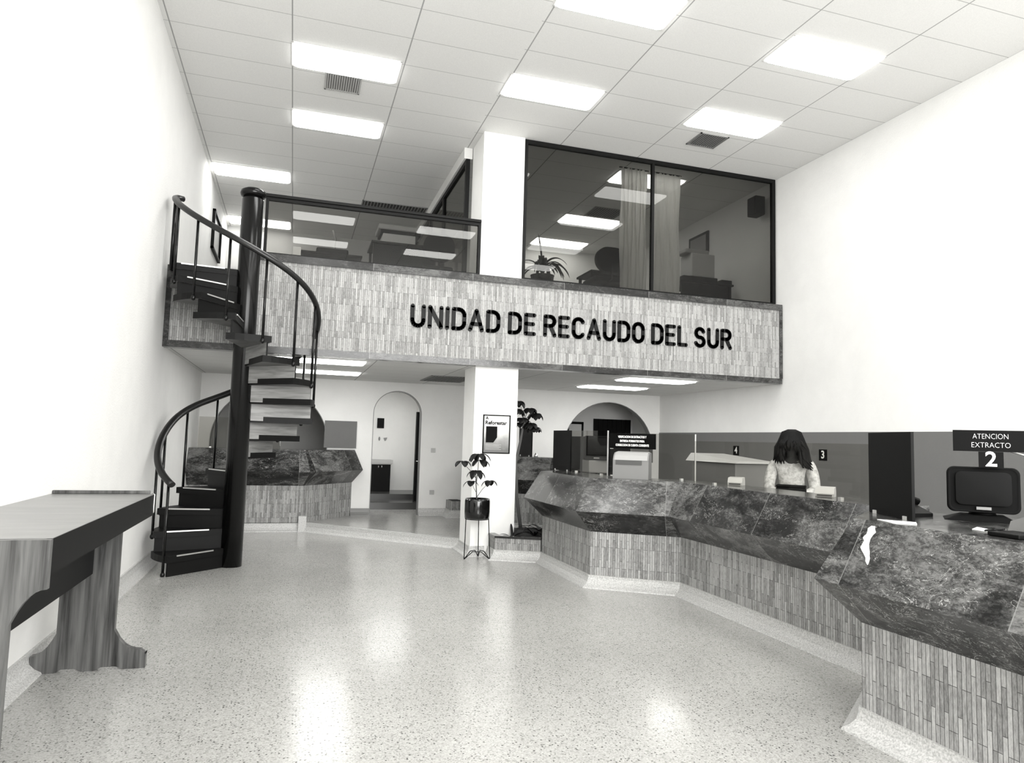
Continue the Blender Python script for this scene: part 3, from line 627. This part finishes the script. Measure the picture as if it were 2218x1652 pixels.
for i in range(12): vp._f([va[i], vb[i], vb[i+1], va[i+1]]); vp._f([va2[i], va2[i+1], vb2[i+1], vb2[i]]); vp._f([va[i], va[i+1], va2[i+1], va2[i]]); vp._f([vb[i], vb2[i], vb2[i+1], vb[i+1]])
obj('marble_vein', vp, mat('white vein', .6, .2), c2_)
# staff worktops
obj('worktop', MB().box(5.74, 4.3, 1.0, 6.12, 6.9, 1.04), GREYM, c1); 
for y in (4.35, 5.6, 6.8): obj('worktop_leg', MB().box(5.8, y, 0, 5.85, y+.05, 1.0), GREYM, c1)
# glass screens and dark dividers
def screen(name, p0, p1, z0, z1, label, m, cat='screen', th=.008, edge=None, clip=True):
    a, b = Vector((*p0, 0)), Vector((*p1, 0)); d = (b-a).normalized(); n = Vector((-d.y, d.x, 0))*th/2
    t = thing(name, ((a.x+b.x)/2, (a.y+b.y)/2, z0), label, cat)
    obj('pane', MB().hexa([(a-n)+Vector((0, 0, z0)), (b-n)+Vector((0, 0, z0)), (b+n)+Vector((0, 0, z0)), (a+n)+Vector((0, 0, z0)), (a-n)+Vector((0, 0, z1)), (b-n)+Vector((0, 0, z1)), (b+n)+Vector((0, 0, z1)), (a+n)+Vector((0, 0, z1))]), m, t)
    if edge:
        for q in ((a, b) if edge == 2 else (b,)):
            obj('edge_strip', MB().box(q.x-.006, q.y-.006, z0, q.x+.006, q.y+.006, z1), GREYL, t)
    if clip:
        for f in (.15, .85): q = a.lerp(b, f); obj('clip', MB().box(q.x-.015, q.y-.015, z0-.001, q.x+.015, q.y+.015, z0+.02), ALU, t)
    return t
ZTOP = 1.141
screen('glass_screen', (4.93, 7.36), (5.50, 6.50), ZTOP, 1.635, 'smoked glass screen with a pale edge on the facet of the zigzag counter', GL_SCR, edge=1)
screen('glass_screen', (5.37, 6.30), (5.37, 3.95), ZTOP, 1.562, 'long smoked glass screen in front of the woman', GL_SCR)
screen('glass_screen', (4.84, 8.32), (4.90, 7.38), ZTOP, 1.66, 'smoked glass screen at the far end of the zigzag counter, left of the beige machine', GL_SCR, edge=1)
screen('divider_panel', (4.80, 8.86), (4.84, 8.35), ZTOP, 1.665, 'black divider panel on the far end of the zigzag counter', BLK, 'divider', .02)
screen('divider_panel', (5.0, 10.98), (5.0, 10.35), RAISE+ZTOP, 1.72, 'black divider panel on the far counter behind the zigzag counter', BLK, 'divider', .02)
screen('divider_panel', (4.83, 3.47), (4.66, 3.0), ZTOP, 1.625, 'tall black divider panel at the left end of the nearest counter', BLK, 'divider', .016)
screen('glass_screen', (XL+.1, 11.80), (1.25, 11.80), ZTOP+.13, .13+1.62, 'glass screen on the counter behind the spiral stair', GL_SCR)
tag(obj('notice_board', MB().box(1.95, BY-.03, 1.30, 2.50, BY-.002, 1.77), WAINS), 'plain grey board on the back wall left of the arched doorway', 'board')

# ------------------------------------------------------------------ planters and plants
pn = thing('planter', (4.25, 9.2, 0), 'low slate planter bed between the pillar and the zigzag counter', 'planter')
PLN = [(3.96, 8.98), (3.96, 8.69), (4.49, 8.43)]
obj('wall', MB().sweep(PLN, [(0, 0), (0, .27), (-.07, .27), (-.07, 0)], 1), SLATE, pn)
obj('cap', MB().sweep(PLN, [(.008, .27), (.008, .295), (-.08, .295), (-.08, .27)], 1), MARBLE_T, pn)
cove(PLN, parent=pn)
sb = MB(); sb.prism([(4.04, 8.98), (4.04, 8.75), (4.44, 8.56), (5.0, 9.0), (5.0, 9.85), (4.33, 9.85), (4.33, 8.98)], .02, .245); obj('soil', sb, SOIL, pn)
p2 = thing('planter', (4.28, 12.4, RAISE), 'small dark planter block against the back wall left of the pillar', 'planter')
obj('wall', MB().box(4.15, 12.2, RAISE, 4.40, BY-.002, .41), SLATE, p2); cove([(4.15, BY), (4.15, 12.2), (4.40, 12.2)], parent=p2, z=RAISE); obj('soil', MB().box(4.19, 12.24, .41, 4.36, BY-.01, .415), SOIL, p2)
def eleaf(mb, p, d, L, w, droop):
    leafblade(mb, p, d, L, w, droop, 6, .15)
def umbrella(mb, c, L, n, seed, w=.055, tilt=.25, dr=1.6):
    rn = random.Random(seed); a0 = rn.uniform(0, 6)
    for i in range(n):
        a = a0+2*PI*i/n+rn.uniform(-.15, .15); eleaf(mb, (c[0]+.012*math.cos(a), c[1]+.012*math.sin(a), c[2]), (math.cos(a), math.sin(a), tilt+rn.uniform(-.15, .15)), L*rn.uniform(.8, 1.1), w, dr)
pp = thing('potted_plant', (3.715, 8.72, 0), 'young leafy plant in a black pot on a wire stand before the pillar', 'plant')
PCX, PCY = 3.722, 8.72
obj('pot', MB().lathe([(.145, .515), (.158, .52), (.162, .60), (.162, .735), (.156, .765), (.148, .765), (.148, .72)], (PCX, PCY), 40), POT, pp)
obj('soil', MB().lathe([(.02, .70), (.147, .705), (.02, .72)], (PCX, PCY), 24), SOIL, pp)
lf = MB(); sm = MB()
CL_ = [((3.715, 8.70, 1.33), .19, 6), ((3.50, 8.66, 1.235), .13, 5), ((3.67, 8.64, 1.12), .18, 6), ((3.63, 8.70, .985), .12, 4), ((3.855, 8.66, .995), .12, 4), ((3.75, 8.74, 1.25), .17, 5)]
sm.tube([(PCX-.01, PCY, .70), (3.70, 8.71, .86), (3.675, 8.66, 1.0), (3.67, 8.64, 1.10)], [.008, .007, .006, .004], 8)
sm.tube([(3.69, 8.70, .93), (3.71, 8.71, 1.1), (3.715, 8.70, 1.30)], [.006, .005, .003], 8); sm.tube([(3.675, 8.67, 1.03), (3.6, 8.67, 1.12), (3.50, 8.66, 1.215)], [.005, .004, .003], 8)
sm.tube([(3.70, 8.71, .84), (3.66, 8.70, .9), (3.63, 8.70, .965)], [.004, .003, .002], 8); sm.tube([(3.71, 8.72, .78), (3.77, 8.69, .88), (3.855, 8.66, .975)], [.004, .003, .002], 8)
for i, (c, L, n) in enumerate(CL_): umbrella(lf, c, L, n, i+5, .085, -.05, 1.9)
thick(obj('foliage', lf, LEAF, pp)); obj('stem', sm, STEM, pp)
ws_ = thing('plant_stand', (PCX, PCY, 0), 'thin black wire stand holding the potted plant', 'stand')
ft = [(3.565, 8.70), (3.885, 8.64), (3.80, 8.90)]; ringr = .15
for (fx, fy) in ft:
    a = math.atan2(fy-PCY, fx-PCX); obj('leg', MB().tube([(PCX+ringr*math.cos(a), PCY+ringr*math.sin(a), .53), (fx, fy, .012)], .006, 8), DARK, ws_)
obj('ring', MB().tube([(PCX+ringr*math.cos(t*PI/12), PCY+ringr*math.sin(t*PI/12), .509) for t in range(25)], .006, 8), DARK, ws_)
b3 = MB(); mid = []
for i in range(3):
    a, b = Vector((*ft[i], .008)), Vector((*ft[(i+1) % 3], .008)); c = Vector((PCX, PCY, .1)); q1 = a.lerp(b, .28)*.75+c*.25; q2 = a.lerp(b, .72)*.75+c*.25; q1.z = q2.z = .10
    b3.tube([a, q1, q2, b], .006, 8)
obj('brace', b3, DARK, ws_)
tp = thing('tall_plant', (4.62, 9.62, .245), 'tall umbrella leaved plant rising from the planter behind the pillar', 'plant')
sm = MB(); sm.tube([(4.62, 9.62, .2), (4.58, 9.75, .7), (4.60, 9.9, 1.2), (4.66, 9.9, 1.5), (4.72, 9.9, 1.86)], [.028, .026, .022, .02, .014], 10)
lf = MB(); TC = [((4.60, 9.9, 2.10), 1), ((4.58, 9.85, 1.98), 2), ((4.80, 9.9, 2.0), 3), ((4.90, 9.92, 1.93), 4), ((4.67, 9.86, 1.85), 5), ((4.80, 9.88, 1.78), 6), ((4.88, 9.9, 1.72), 7), ((4.60, 9.95, 1.78), 8)]
for c, sd in TC: umbrella(lf, c, .155, 7, sd+20, .10, -.1, 2.2); sm.tube([(4.71, 9.9, 1.82), ((c[0]+4.72)/2, 9.9, (c[2]+1.86)/2+.02), c], [.006, .004, .003], 6)
obj('stem', sm, STEM, tp); thick(obj('foliage', lf, LEAF, tp))
def rosette(x, y, z, L, n, seed, label, m):
    t = thing('bed_plant', (x, y, z), label, 'plant'); rn = random.Random(seed); lf = MB()
    for i in range(n): a = rn.uniform(0, 6.28); leafblade(lf, (x, y, z-.02), (math.cos(a), math.sin(a)*.8, rn.uniform(.5, 1.6)), L*rn.uniform(.6, 1.1), .035, rn.uniform(1, 2.2), 8)
    thick(obj('foliage', lf, m, t)); return t
rosette(4.24, 8.84, .245, .26, 11, 1, 'small strap leaved plant in the planter right against the pillar', LEAF)
rosette(4.6, 9.0, .245, .34, 16, 2, 'dark leafy clump in the planter, left of the counter end', LEAF)
rosette(4.85, 9.4, .245, .34, 16, 4, 'dark leafy clump at the back of the planter', LEAF)
# poster on the pillar
po = thing('poster', (4.02, PY0-.01, 1.33), 'framed poster reading A Reforestar on the white pillar', 'poster')
x0, x1, z0, z1 = 3.835, 4.215, 1.335, 1.85; w = .014
f = MB(); f.box(x0, PY0-.02, z0, x1, PY0, z0+w); f.box(x0, PY0-.02, z1-w, x1, PY0, z1); f.box(x0, PY0-.02, z0, x0+w, PY0, z1); f.box(x1-w, PY0-.02, z0, x1, PY0, z1); obj('frame', f, BLK, po)
m = POSTER; p = pos(m); sx2 = nd(m, 'ShaderNodeSeparateXYZ'); lk(m, p, sx2.inputs[0]); n1 = noise(m, p, 9, 4)
f1 = math_(m, 'ADD', math_(m, 'MULTIPLY', math_(m, 'SUBTRACT', sx2.outputs[2], 1.38), 2.6), math_(m, 'MULTIPLY', n1, .35)); setc(m, ramp(m, f1, [(.2, .12), (.55, .3), (.95, .75)]))
obj('print', MB().box(x0+w, PY0-.006, z0+w, x1-w, PY0-.002, z1-w), m, po)
obj('heading_panel', MB().box(x0+w, PY0-.0065, 1.705, x1-w, PY0-.006, z1-w), PAPER, po)
obj('photo_panel', MB().prism([(x0+.045, 1.48), (x0+.15, 1.48), (x0+.2, 1.55), (x0+.2, 1.695), (x0+.045, 1.695)], PY0-.009, PY0-.006, 'y'), BLKM, po)
obj('lettering', text_mb('A', .058, facing((x0+.055, PY0-.0085, 1.803), -PI/2), .002, .0015), BLK, po)
obj('lettering', text_mb('Reforestar', .07, facing(((x0+x1)/2-.01, PY0-.0085, 1.742), -PI/2), .002, .0022, width=.30), BLK, po)
obj('rule', MB().box(x0+.09, PY0-.008, 1.792, x1-.03, PY0-.0065, 1.794), GREYM, po)
for i in range(5): obj('text_line', MB().box(x0+.04, PY0-.008, 1.45-.016*i, x0+.04+.22-.03*(i % 2), PY0-.006, 1.454-.016*i), GREYL, po)
for z, n_ in ((1.295, 'upper'), (.54, 'lower')):
    s_ = thing('wall_socket', (3.88, BY-.01, z), '%s pale wall socket plate right of the arched doorway' % n_, 'socket'); obj('plate', MB().rbox(3.84, BY-.012, z-.04, 3.92, BY-.001, z+.04, .003), GREYL, s_)
# ------------------------------------------------------------------ writing ledge on the left
tb = thing('writing_table', (.24, 4.2, 0), 'long wooden writing table against the left wall', 'table'); TZ = 1.08; TY0, TY1, TX = 3.2, 5.36, .545
P = [(XL+.002, TY0), (TX, TY0)]+[(TX-.05+.05*math.cos(math.radians(a)), TY1-.05+.05*math.sin(math.radians(a))) for a in range(0, 91, 15)]+[(XL+.002, TY1)]
obj('tabletop', MB().prism(P, TZ-.03, TZ), TOPLAM, tb)
P2 = [(XL+.002, TY0), (TX, TY0)]+[(TX-.05+.05*math.cos(math.radians(a)), TY1-.05+.05*math.sin(math.radians(a))) for a in range(0, 91, 15)]+[(XL+.002, TY1)]
ap = MB(); L_ = P2[1:-1]+[P2[-1]]; ap.sweep(L_, [(0.003, TZ-.14), (.003, TZ-.001), (-.02, TZ-.001), (-.02, TZ-.14)], 1); obj('apron', ap, BLACKW, tb)
obj('end_lip', MB().rbox(XL+.002, TY1-.025, TZ, TX-.03, TY1, TZ+.022, .004), WOODG, tb)
obj('edge_strip', MB().tube([(TX-.004, TY1-.045, TZ-.13), (TX+.004, TY1-.05, TZ-.12), (TX+.004, TY1-.05, TZ-.002), (TX-.01, TY1-.03, TZ+.004)], .005, 8), ALU, tb)
def leg_poly(x0, x1, xa, xb, zt, near=True):
    P = [(xa, 0), (xa, .10)]; 
    for i in range(7): a = math.radians(90-90*i/6); P.append((x0-.07+.0+.07*math.sin(PI/2-a), .19-.06*math.sin(a)) if 0 else (xa+(x0-xa)*i/6, .11+.13*(i/6)**2.2))
    P += [(x0, .3), (x0, zt-.32)]
    for i in range(1, 7): P.append((x0-(x0-xa-.03)*i/6, zt-.32+.13*(1-(1-i/6)**2.2)))
    P += [(xa+.03, zt), (xb-.055, zt)] if near else [(xa+.03, zt), (x1, zt)]
    if near:
        for i in range(6, -1, -1): P.append((x1+(xb-.055-x1)*i/6, zt-.32+.13*(1-(1-i/6)**2.2)))
    P += [(x1, .3)]
    for i in range(6, -1, -1): P.append((x1+(xb-x1)*(1-i/6), (.085 if i == 0 else .115)+.13*(i/6)**3.2))
    P += [(xb, .10), (xb, 0), (xb-.12, 0), (xb-.17, .02), (xb-.25, .02), (xb-.29, 0), (xb-.36, 0), (xb-.40, .02), (xb-.47, .02), (xb-.51, 0)]
    return P
obj('leg', MB().prism(leg_poly(.09, .41, XL+.03, .60, TZ-.03, False), 5.08, 5.13, 'y'), WOODG, tb)
obj('leg', MB().prism(leg_poly(.08, .43, XL+.03, .603, TZ-.002), TY0-.03, TY0-.001, 'y'), WOODG, tb)
obj('stretcher', MB().box(.215, TY0+.03, .60, .265, 5.08, TZ-.03), BLACKW, tb)
# ------------------------------------------------------------------ things on the counters
def placed(mb, M): q = MB(); q.join(mb, M); return q
pr = thing('printer', (4.95, 6.86, ZTOP), 'beige machine with sloping hood on the zigzag counter', 'machine')
M = Matrix.Translation((4.95, 6.86, ZTOP)) @ Matrix.Rotation(math.radians(-37), 4, 'Z')
prof = [(-.12, 0), (-.12, .20), (-.09, .245), (-.04, .275), (.09, .285), (.11, .27), (.11, 0)]
b_ = MB(); b_.prism(prof, -.19, .19, 'x'); obj('body', placed(b_, M), BEIGE, pr)
obj('slot', placed(MB().box(-.16, -.126, .15, .12, -.118, .20), M), BEIGED, pr)
obj('hood', placed(MB().prism([(-.125, .20), (-.095, .25), (-.04, .281), (.09, .291), (.09, .285), (-.04, .275), (-.09, .244), (-.118, .20)], -.175, .175, 'x'), M), CREAM, pr)
def sign(name, c, w, h, ang, lines, size, label, width=None, depth=.012, bold=.0, post=None):
    t = thing(name, c, label, 'sign'); M = facing(c, ang); obj('board', placed(MB().box(-w/2, -h/2, -depth, w/2, h/2, 0), M), SIGNB, t)
    n = len(lines)
    for i, (s, ww) in enumerate(lines):
        Mi = facing((c[0]+math.cos(ang)*.0015, c[1]+math.sin(ang)*.0015, c[2]+h*(.5-(i+.5)/n)*.82), ang); obj('lettering', text_mb(s, size, Mi, .001, bold, ww), WLET, t)
    if post: obj('post', MB().tube(post, .006, 8), ALU, t)
    return t
sign('notice_sign', (5.065, 7.10, 1.545), .58, .17, math.atan2(-.559, -.829), [('VERIFICACION DE EXTRACTOS Y', .36), ('ENTREGA FORMATOS PARA', .31), ('CORRECCION DE CUENTA CORRIENTE', .42)], .034, 'black notice sign with three lines of small white text above the beige machine', bold=.0012)
sign('notice_sign', (5.13, 2.92, 1.588), .355, .118, math.radians(-135), [('ATENCION', .165), ('EXTRACTO', .18)], .042, 'black sign reading ATENCION EXTRACTO above the near monitor', bold=-.0009, post=[(5.30, 2.80, ZTOP), (5.30, 2.80, 1.50), (5.15, 2.94, 1.56)])
sign('number_sign', (5.13, 2.92, 1.484), .115, .088, math.radians(-135), [('2', None)], .115, 'black number plate with a white 2 under the ATENCION sign', bold=.002)
sign('number_sign', (XR-.016, 8.02, 1.437), .155, .155, PI, [('3', None)], .15, 'black number plate reading three on the grey wainscot right of the woman', bold=.003)
sign('number_sign', (XR-.016, 10.02, 1.455), .155, .155, PI, [('4', None)], .15, 'small black number plate reading four on the grey wainscot left of the woman', bold=.003)
sign('number_sign', (7.15, 13.765, 1.51), .10, .17, -PI/2, [('5', None)], .15, 'tiny black number plate with a white 5 seen through the glass', bold=.003)
for n_, (x, y) in (('nearer', (5.53, 4.64)), ('farther', (5.64, 5.98))):
    t = thing('calculator', (x, y, ZTOP), '%s small white machine on the zigzag counter behind the glass' % n_, 'machine', None)
    M = Matrix.Translation((x, y, ZTOP-.001)) @ Matrix.Rotation(math.radians(-50), 4, 'Z'); b_ = MB().prism([(-.055, 0), (-.06, .025), (-.04, .07), (.045, .078), (.06, .04), (.06, 0)], -.07, .07, 'x'); obj('body', placed(b_, M), WHITEP, t)
    obj('paper_slot', placed(MB().box(-.055, -.063, .006, .055, -.0558, .018), M), BEIGED, t)
def monitor(c, z, w, h, d, rz, label, base=True):
    t = thing('monitor', (c[0], c[1], z), label, 'monitor'); M = Matrix.Translation((c[0], c[1], z)) @ Matrix.Rotation(rz, 4, 'Z'); z0 = .045 if base else 0
    b_ = MB(); P = rrect(-w/2, z0, w/2, z0+h, .035, 5); n = len(P); cz = z0+h/2; rings = []
    for (yy, s, o) in ((-.0, .90, 0), (-.012, .97, 0), (.02, 1.0, 0), (.10, .98, 0), (d*.6, .75, -.01), (d, .55, -.02)):
        rings.append([b_.bm.verts.new((x*s*(1+.03*(1-abs((q-cz)/(h/2)))), yy, cz+(q-cz)*s*(1+.03*(1-abs(x/(w/2))))+o)) for x, q in P])
    for a, b in zip(rings, rings[1:]):
        for i in range(n): f = b_._f([a[i], a[(i+1) % n], b[(i+1) % n], b[i]]); f.smooth = True
    b_._f(rings[0]); b_._f(rings[-1]); obj('casing', placed(b_, M), BLKM, t)
    sc = MB(); P = rrect(-w*.38, z0+h*.17, w*.38, z0+h*.9, .03, 5); ff = [sc.bm.verts.new((x, -.015-.01*(1-(x/(w*.42))**2)*(1-((q-cz)/(h*.5))**2), q)) for x, q in P]; cc = sc.bm.verts.new((0, -.027, cz))
    for i in range(len(ff)): f = sc._f([cc, ff[i], ff[(i+1) % len(ff)]]); f.smooth = True
    obj('screen', placed(sc, M), BLK, t)
    obj('label_plate', placed(MB().box(-.035, -.017, z0+.018, .035, -.009, z0+.034), M), GREYM, t)
    if base:
        obj('base', placed(MB().hexa([(-w*.55, -.04, 0), (w*.45, -.04, 0), (w*.45, d*.7, 0), (-w*.55, d*.7, 0), (-w*.3, 0, .03), (w*.3, 0, .03), (w*.3, d*.6, .03), (-w*.3, d*.6, .03)]), M), BLKM, t)
        obj('swivel', placed(MB().lathe([(.07, .028), (.06, .05)], (0, .1)), M), BLK, t)
monitor((5.14, 2.98), ZTOP, .345, .255, .28, math.radians(-47), 'black monitor under the ATENCION sign at the right edge')
monitor((5.05, 8.02), ZTOP+.16, .33, .30, .28, math.radians(-24), 'dark monitor behind the glass at the far end of the zigzag counter', False)
tag(obj('monitor_stand', MB().rbox(4.95, 8.02, ZTOP, 5.2, 8.24, ZTOP+.158, .01), GREYM), 'grey box stand under the far dark monitor', 'stand')
tl = thing('telephone', (4.95, 3.28, ZTOP), 'black telephone on the nearest counter left of the monitor', 'telephone')
obj('body', MB().prism([(3.20, ZTOP), (3.20, ZTOP+.02), (3.34, ZTOP+.07), (3.38, ZTOP+.06), (3.38, ZTOP)], 4.86, 5.02, 'x'), BLK, tl)
obj('handset', MB().tube([(4.83, 3.33, ZTOP+.075), (4.87, 3.33, ZTOP+.095), (5.0, 3.33, ZTOP+.095), (5.04, 3.33, ZTOP+.075)], [.024, .018, .018, .026], 10), BLK, tl)
def sheet(P, label, z=ZTOP, m=PAPER, name='paper'):
    tag(obj(name, MB().prism(P, z, z+.003), m), label, 'paper')
sheet([(4.50, 3.09), (4.61, 2.94), (4.53, 2.86), (4.44, 2.93)], 'white sheet of paper lying on the nearest counter by the black divider')
sheet([(4.66, 2.66), (4.78, 2.73), (4.72, 2.55), (4.62, 2.50)], 'white paper slip under the pens on the nearest counter')
tag(obj('pen_tray', MB().rbox(4.52, 2.32, ZTOP, 4.68, 2.47, ZTOP+.02, .005), BLK), 'black pen tray on the nearest counter', 'tray')
for i, o in enumerate(((4.62, 2.50), (4.65, 2.52))):
    tag(obj('pen', MB().tube([(o[0], o[1]+.06, ZTOP+.008), (o[0]-.02, o[1]-.05, ZTOP+.028)], .004, 8), DARK), ['left', 'right'][i]+' black pen leaning on the pen tray', 'pen', 'pens on the nearest counter')
ab = thing('adding_machine', (4.85, 2.3, ZTOP), 'pale rounded machine at the right edge of the nearest counter', 'machine')
obj('body', MB().prism([(2.2, ZTOP), (2.2, ZTOP+.05), (2.25, ZTOP+.10), (2.36, ZTOP+.115), (2.50, ZTOP+.06), (2.52, ZTOP)], 4.71, 4.90, 'x'), BEIGE, ab); obj('keypad', MB().box(4.75, 2.505, ZTOP+.02, 4.89, 2.53, ZTOP+.05), BEIGED, ab)
gt = thing('terminal', (6.7, 7.4, 0), 'grey office machine with pale sloping lid behind the glass, left of the woman', 'machine')
obj('body', MB().rbox(6.45, 7.15, 0, 7.0, 8.1, 1.32, .01), GREYM, gt); obj('lid', MB().hexa([(6.42, 7.1, 1.32), (7.03, 7.1, 1.32), (7.03, 8.2, 1.32), (6.42, 8.2, 1.32), (6.5, 7.15, 1.345), (7.0, 7.15, 1.345), (7.0, 8.2, 1.42), (6.5, 8.2, 1.42)]), GREYL, gt)
fc = thing('filing_cabinet', (5.6, 9.2, 0), 'dark filing cabinet behind the notice sign', 'cabinet'); obj('body', MB().rbox(5.28, 8.95, 0, 5.98, 9.45, 1.60, .01), BLACKW, fc)
for i in range(4): d_ = obj('drawer', MB().rbox(5.31, 8.935, .08+i*.38, 5.95, 8.95, .43+i*.38, .004), BLKM, fc); obj('handle', MB().box(5.55, 8.92, .3+i*.38, 5.71, 8.936, .32+i*.38), ALU, d_)
tag(obj('desk_bell', MB().lathe([(.03, RAISE+ZTOP), (.032, RAISE+ZTOP+.02), (.02, RAISE+ZTOP+.04), (.01, RAISE+ZTOP+.06)], (5.07, 10.35), 16), ALU), 'small shiny object on the far counter between the black dividers', 'bell')

# ------------------------------------------------------------------ woman behind the counter
def skin_obj(name, V, E, m, parent, M, lev=2, root=0):
    me = bpy.data.meshes.new(name); me.from_pydata([M @ Vector(v[:3]) - ORG[parent.name] for v in V], E, []); o = bpy.data.objects.new(name, me); COL.objects.link(o); o.parent = parent; ORG[o.name] = ORG[parent.name]
    sk = o.modifiers.new('skin', 'SKIN'); sk.use_smooth_shade = True; sk.branch_smoothing = .4
    for i, v in enumerate(V):
        q = me.skin_vertices[0].data[i]; q.radius = (v[3], v[4] if len(v) > 4 else v[3]); q.use_root = i == root
    ss = o.modifiers.new('sub', 'SUBSURF'); ss.levels = ss.render_levels = lev; me.materials.append(m); return o
WX, WY = 6.30, 5.98; fa = math.atan2(-.74, -.67)
f_ = Vector((math.cos(fa), math.sin(fa), 0)); r_ = Vector((-f_.y, f_.x, 0))     # r_ : viewer's right when facing her
M = Matrix(((r_.x, f_.x, 0, WX), (r_.y, f_.y, 0, WY), (0, 0, 1, 0), (0, 0, 0, 1)))
wo = thing('person', (WX, WY, 0), 'woman with long dark hair and pale blouse looking down behind the counter', 'person')
V = []; Ed = []
def av(*v): V.append(v); return len(V)-1
def ae(*ix):
    for a, b in zip(ix, ix[1:]): Ed.append((a, b))
pel = av(0, -.03, .92, .14, .10); sp1_ = av(0, -.02, 1.05, .115, .09); ch = av(0, 0, 1.22, .135, .095); nb_ = av(0, .0, 1.37, .07, .06); nk = av(0, .03, 1.44, .045, .045)
h1 = av(0, .075, 1.49, .055, .06); h2 = av(0, .085, 1.55, .078, .09); h3 = av(0, .06, 1.62, .07, .085)
ae(pel, sp1_, ch, nb_, nk, h1, h2, h3)
hands = []
for s in (-1, 1):
    sh = av(s*.165, -.0, 1.345, .052); el = av(s*.215, .05, 1.10, .04); fo = av(s*.15, .20, 1.075, .031); wr = av(s*.085, .27, 1.075, .022, .018); ae(nb_, sh, el, fo, wr)
    pm = av(s*.055, .315, 1.07, .036, .014); ae(wr, pm)
    for k, (dx, ln) in enumerate(((.028, .062), (.010, .075), (-.009, .07), (-.027, .055))):
        a = av(s*(.045-.2*0+dx), .345, 1.068, .0088); b = av(s*(.035+dx), .345+ln*.5, 1.066, .0082); c = av(s*(.03+dx), .345+ln, 1.052, .007); ae(pm, a, b, c)
    a = av(s*(.055+.045), .325, 1.07, .0095); b = av(s*(.055+.058), .352, 1.062, .008); ae(wr, a, b)
    hp = av(s*.09, -.03, .86, .095); kn = av(s*.095, -.0, .48, .06); an = av(s*.09, -.04, .09, .038); to = av(s*.10, .12, .04, .032, .024); ae(pel, hp, kn, an, to)
skin_obj('body', V, Ed, SKIN, wo, M)
V = []; Ed = []
a = av(0, -.03, .98, .15, .115); b = av(0, -.02, 1.08, .13, .105); c = av(0, .0, 1.22, .155, .115); d = av(0, .0, 1.355, .11, .09); e = av(0, .015, 1.395, .062, .058); ae(a, b, c, d, e)
for s in (-1, 1): sh = av(s*.165, 0, 1.36, .072); u = av(s*.205, .025, 1.22, .062); el = av(s*.22, .055, 1.10, .058); fo = av(s*.15, .19, 1.075, .045); w_ = av(s*.11, .24, 1.075, .036); ae(d, sh, u, el, fo, w_)
skin_obj('blouse', V, Ed, BLOUSE, wo, M)
skt = MB().lathe([(.17, 1.02), (.185, .95), (.205, .82), (.22, .55), (.215, .53), (.14, .98)], (0, 0), 32)
for v in skt.bm.verts: v.co.y *= .78; v.co.y -= .03
obj('skirt', placed(skt, M), SKIRT, wo)
# face
fc_ = MB(); fc_.ell((0, .185, 1.545), (.013, .016, .024)); obj('nose', placed(fc_, M), SKIN, wo)
fc_ = MB(); fc_.ell((0, .168, 1.508), (.024, .008, .008)); obj('mouth', placed(fc_, M), HAIR, wo)
for s in (-1, 1):
    fc_ = MB(); fc_.ell((s*.031, .158, 1.568), (.015, .01, .007)); obj('eye', placed(fc_, M), BLK, wo); fc_ = MB(); fc_.ell((s*.082, .06, 1.55), (.010, .018, .03)); obj('ear', placed(fc_, M), SKIN, wo)
# hair: cap plus long locks
hr = MB(); hr.ell((0, .045, 1.60), (.105, .118, .105)); rn = random.Random(11)
for i in range(150):
    a = rn.uniform(0, 2*PI); rad = rn.uniform(.2, 1)
    fx, fy = math.cos(a), math.sin(a)
    front = fy > .55 and abs(fx) < .6
    if front: ln = rn.uniform(.03, .07)
    else: ln = rn.uniform(.13, .20)+(.05 if fx > .2 else 0)
    top = Vector((fx*.035*rad, .045+fy*.03*rad, 1.70)); side = Vector((fx*.107, .045+fy*.125, 1.60)); wob = rn.uniform(-.02, .02)
    p2_ = Vector((fx*.132+wob, .045+fy*.13, 1.60-ln*.45)); p3_ = Vector((fx*(.13+.02*(fx > 0))+wob*1.5, .05+fy*.125+(.03 if fy > 0 else 0), 1.60-ln)); p4_ = p3_+Vector((wob+(.03 if fx > .5 else 0), 0, -.05))
    hr.tube([top, Vector((fx*.08, .045+fy*.09, 1.672)), side, p2_, p3_, p4_], [.01, .018, .02, .018, .014, .003], 6)
obj('hair', placed(hr, M), HAIR, wo)
bx_ = thing('cash_box', (6.0, 5.62, 1.04), 'black box on the worktop in front of the woman', 'box'); M2 = Matrix.Translation((6.04, 5.68, 1.04)) @ Matrix.Rotation(math.radians(-42), 4, 'Z')
obj('body', placed(MB().rbox(-.13, -.08, 0, .14, .06, .10, .01), M2), BLK, bx_); obj('lid', placed(MB().rbox(-.13, -.08, .10, .14, .06, .125, .01), M2), BLKM, bx_)
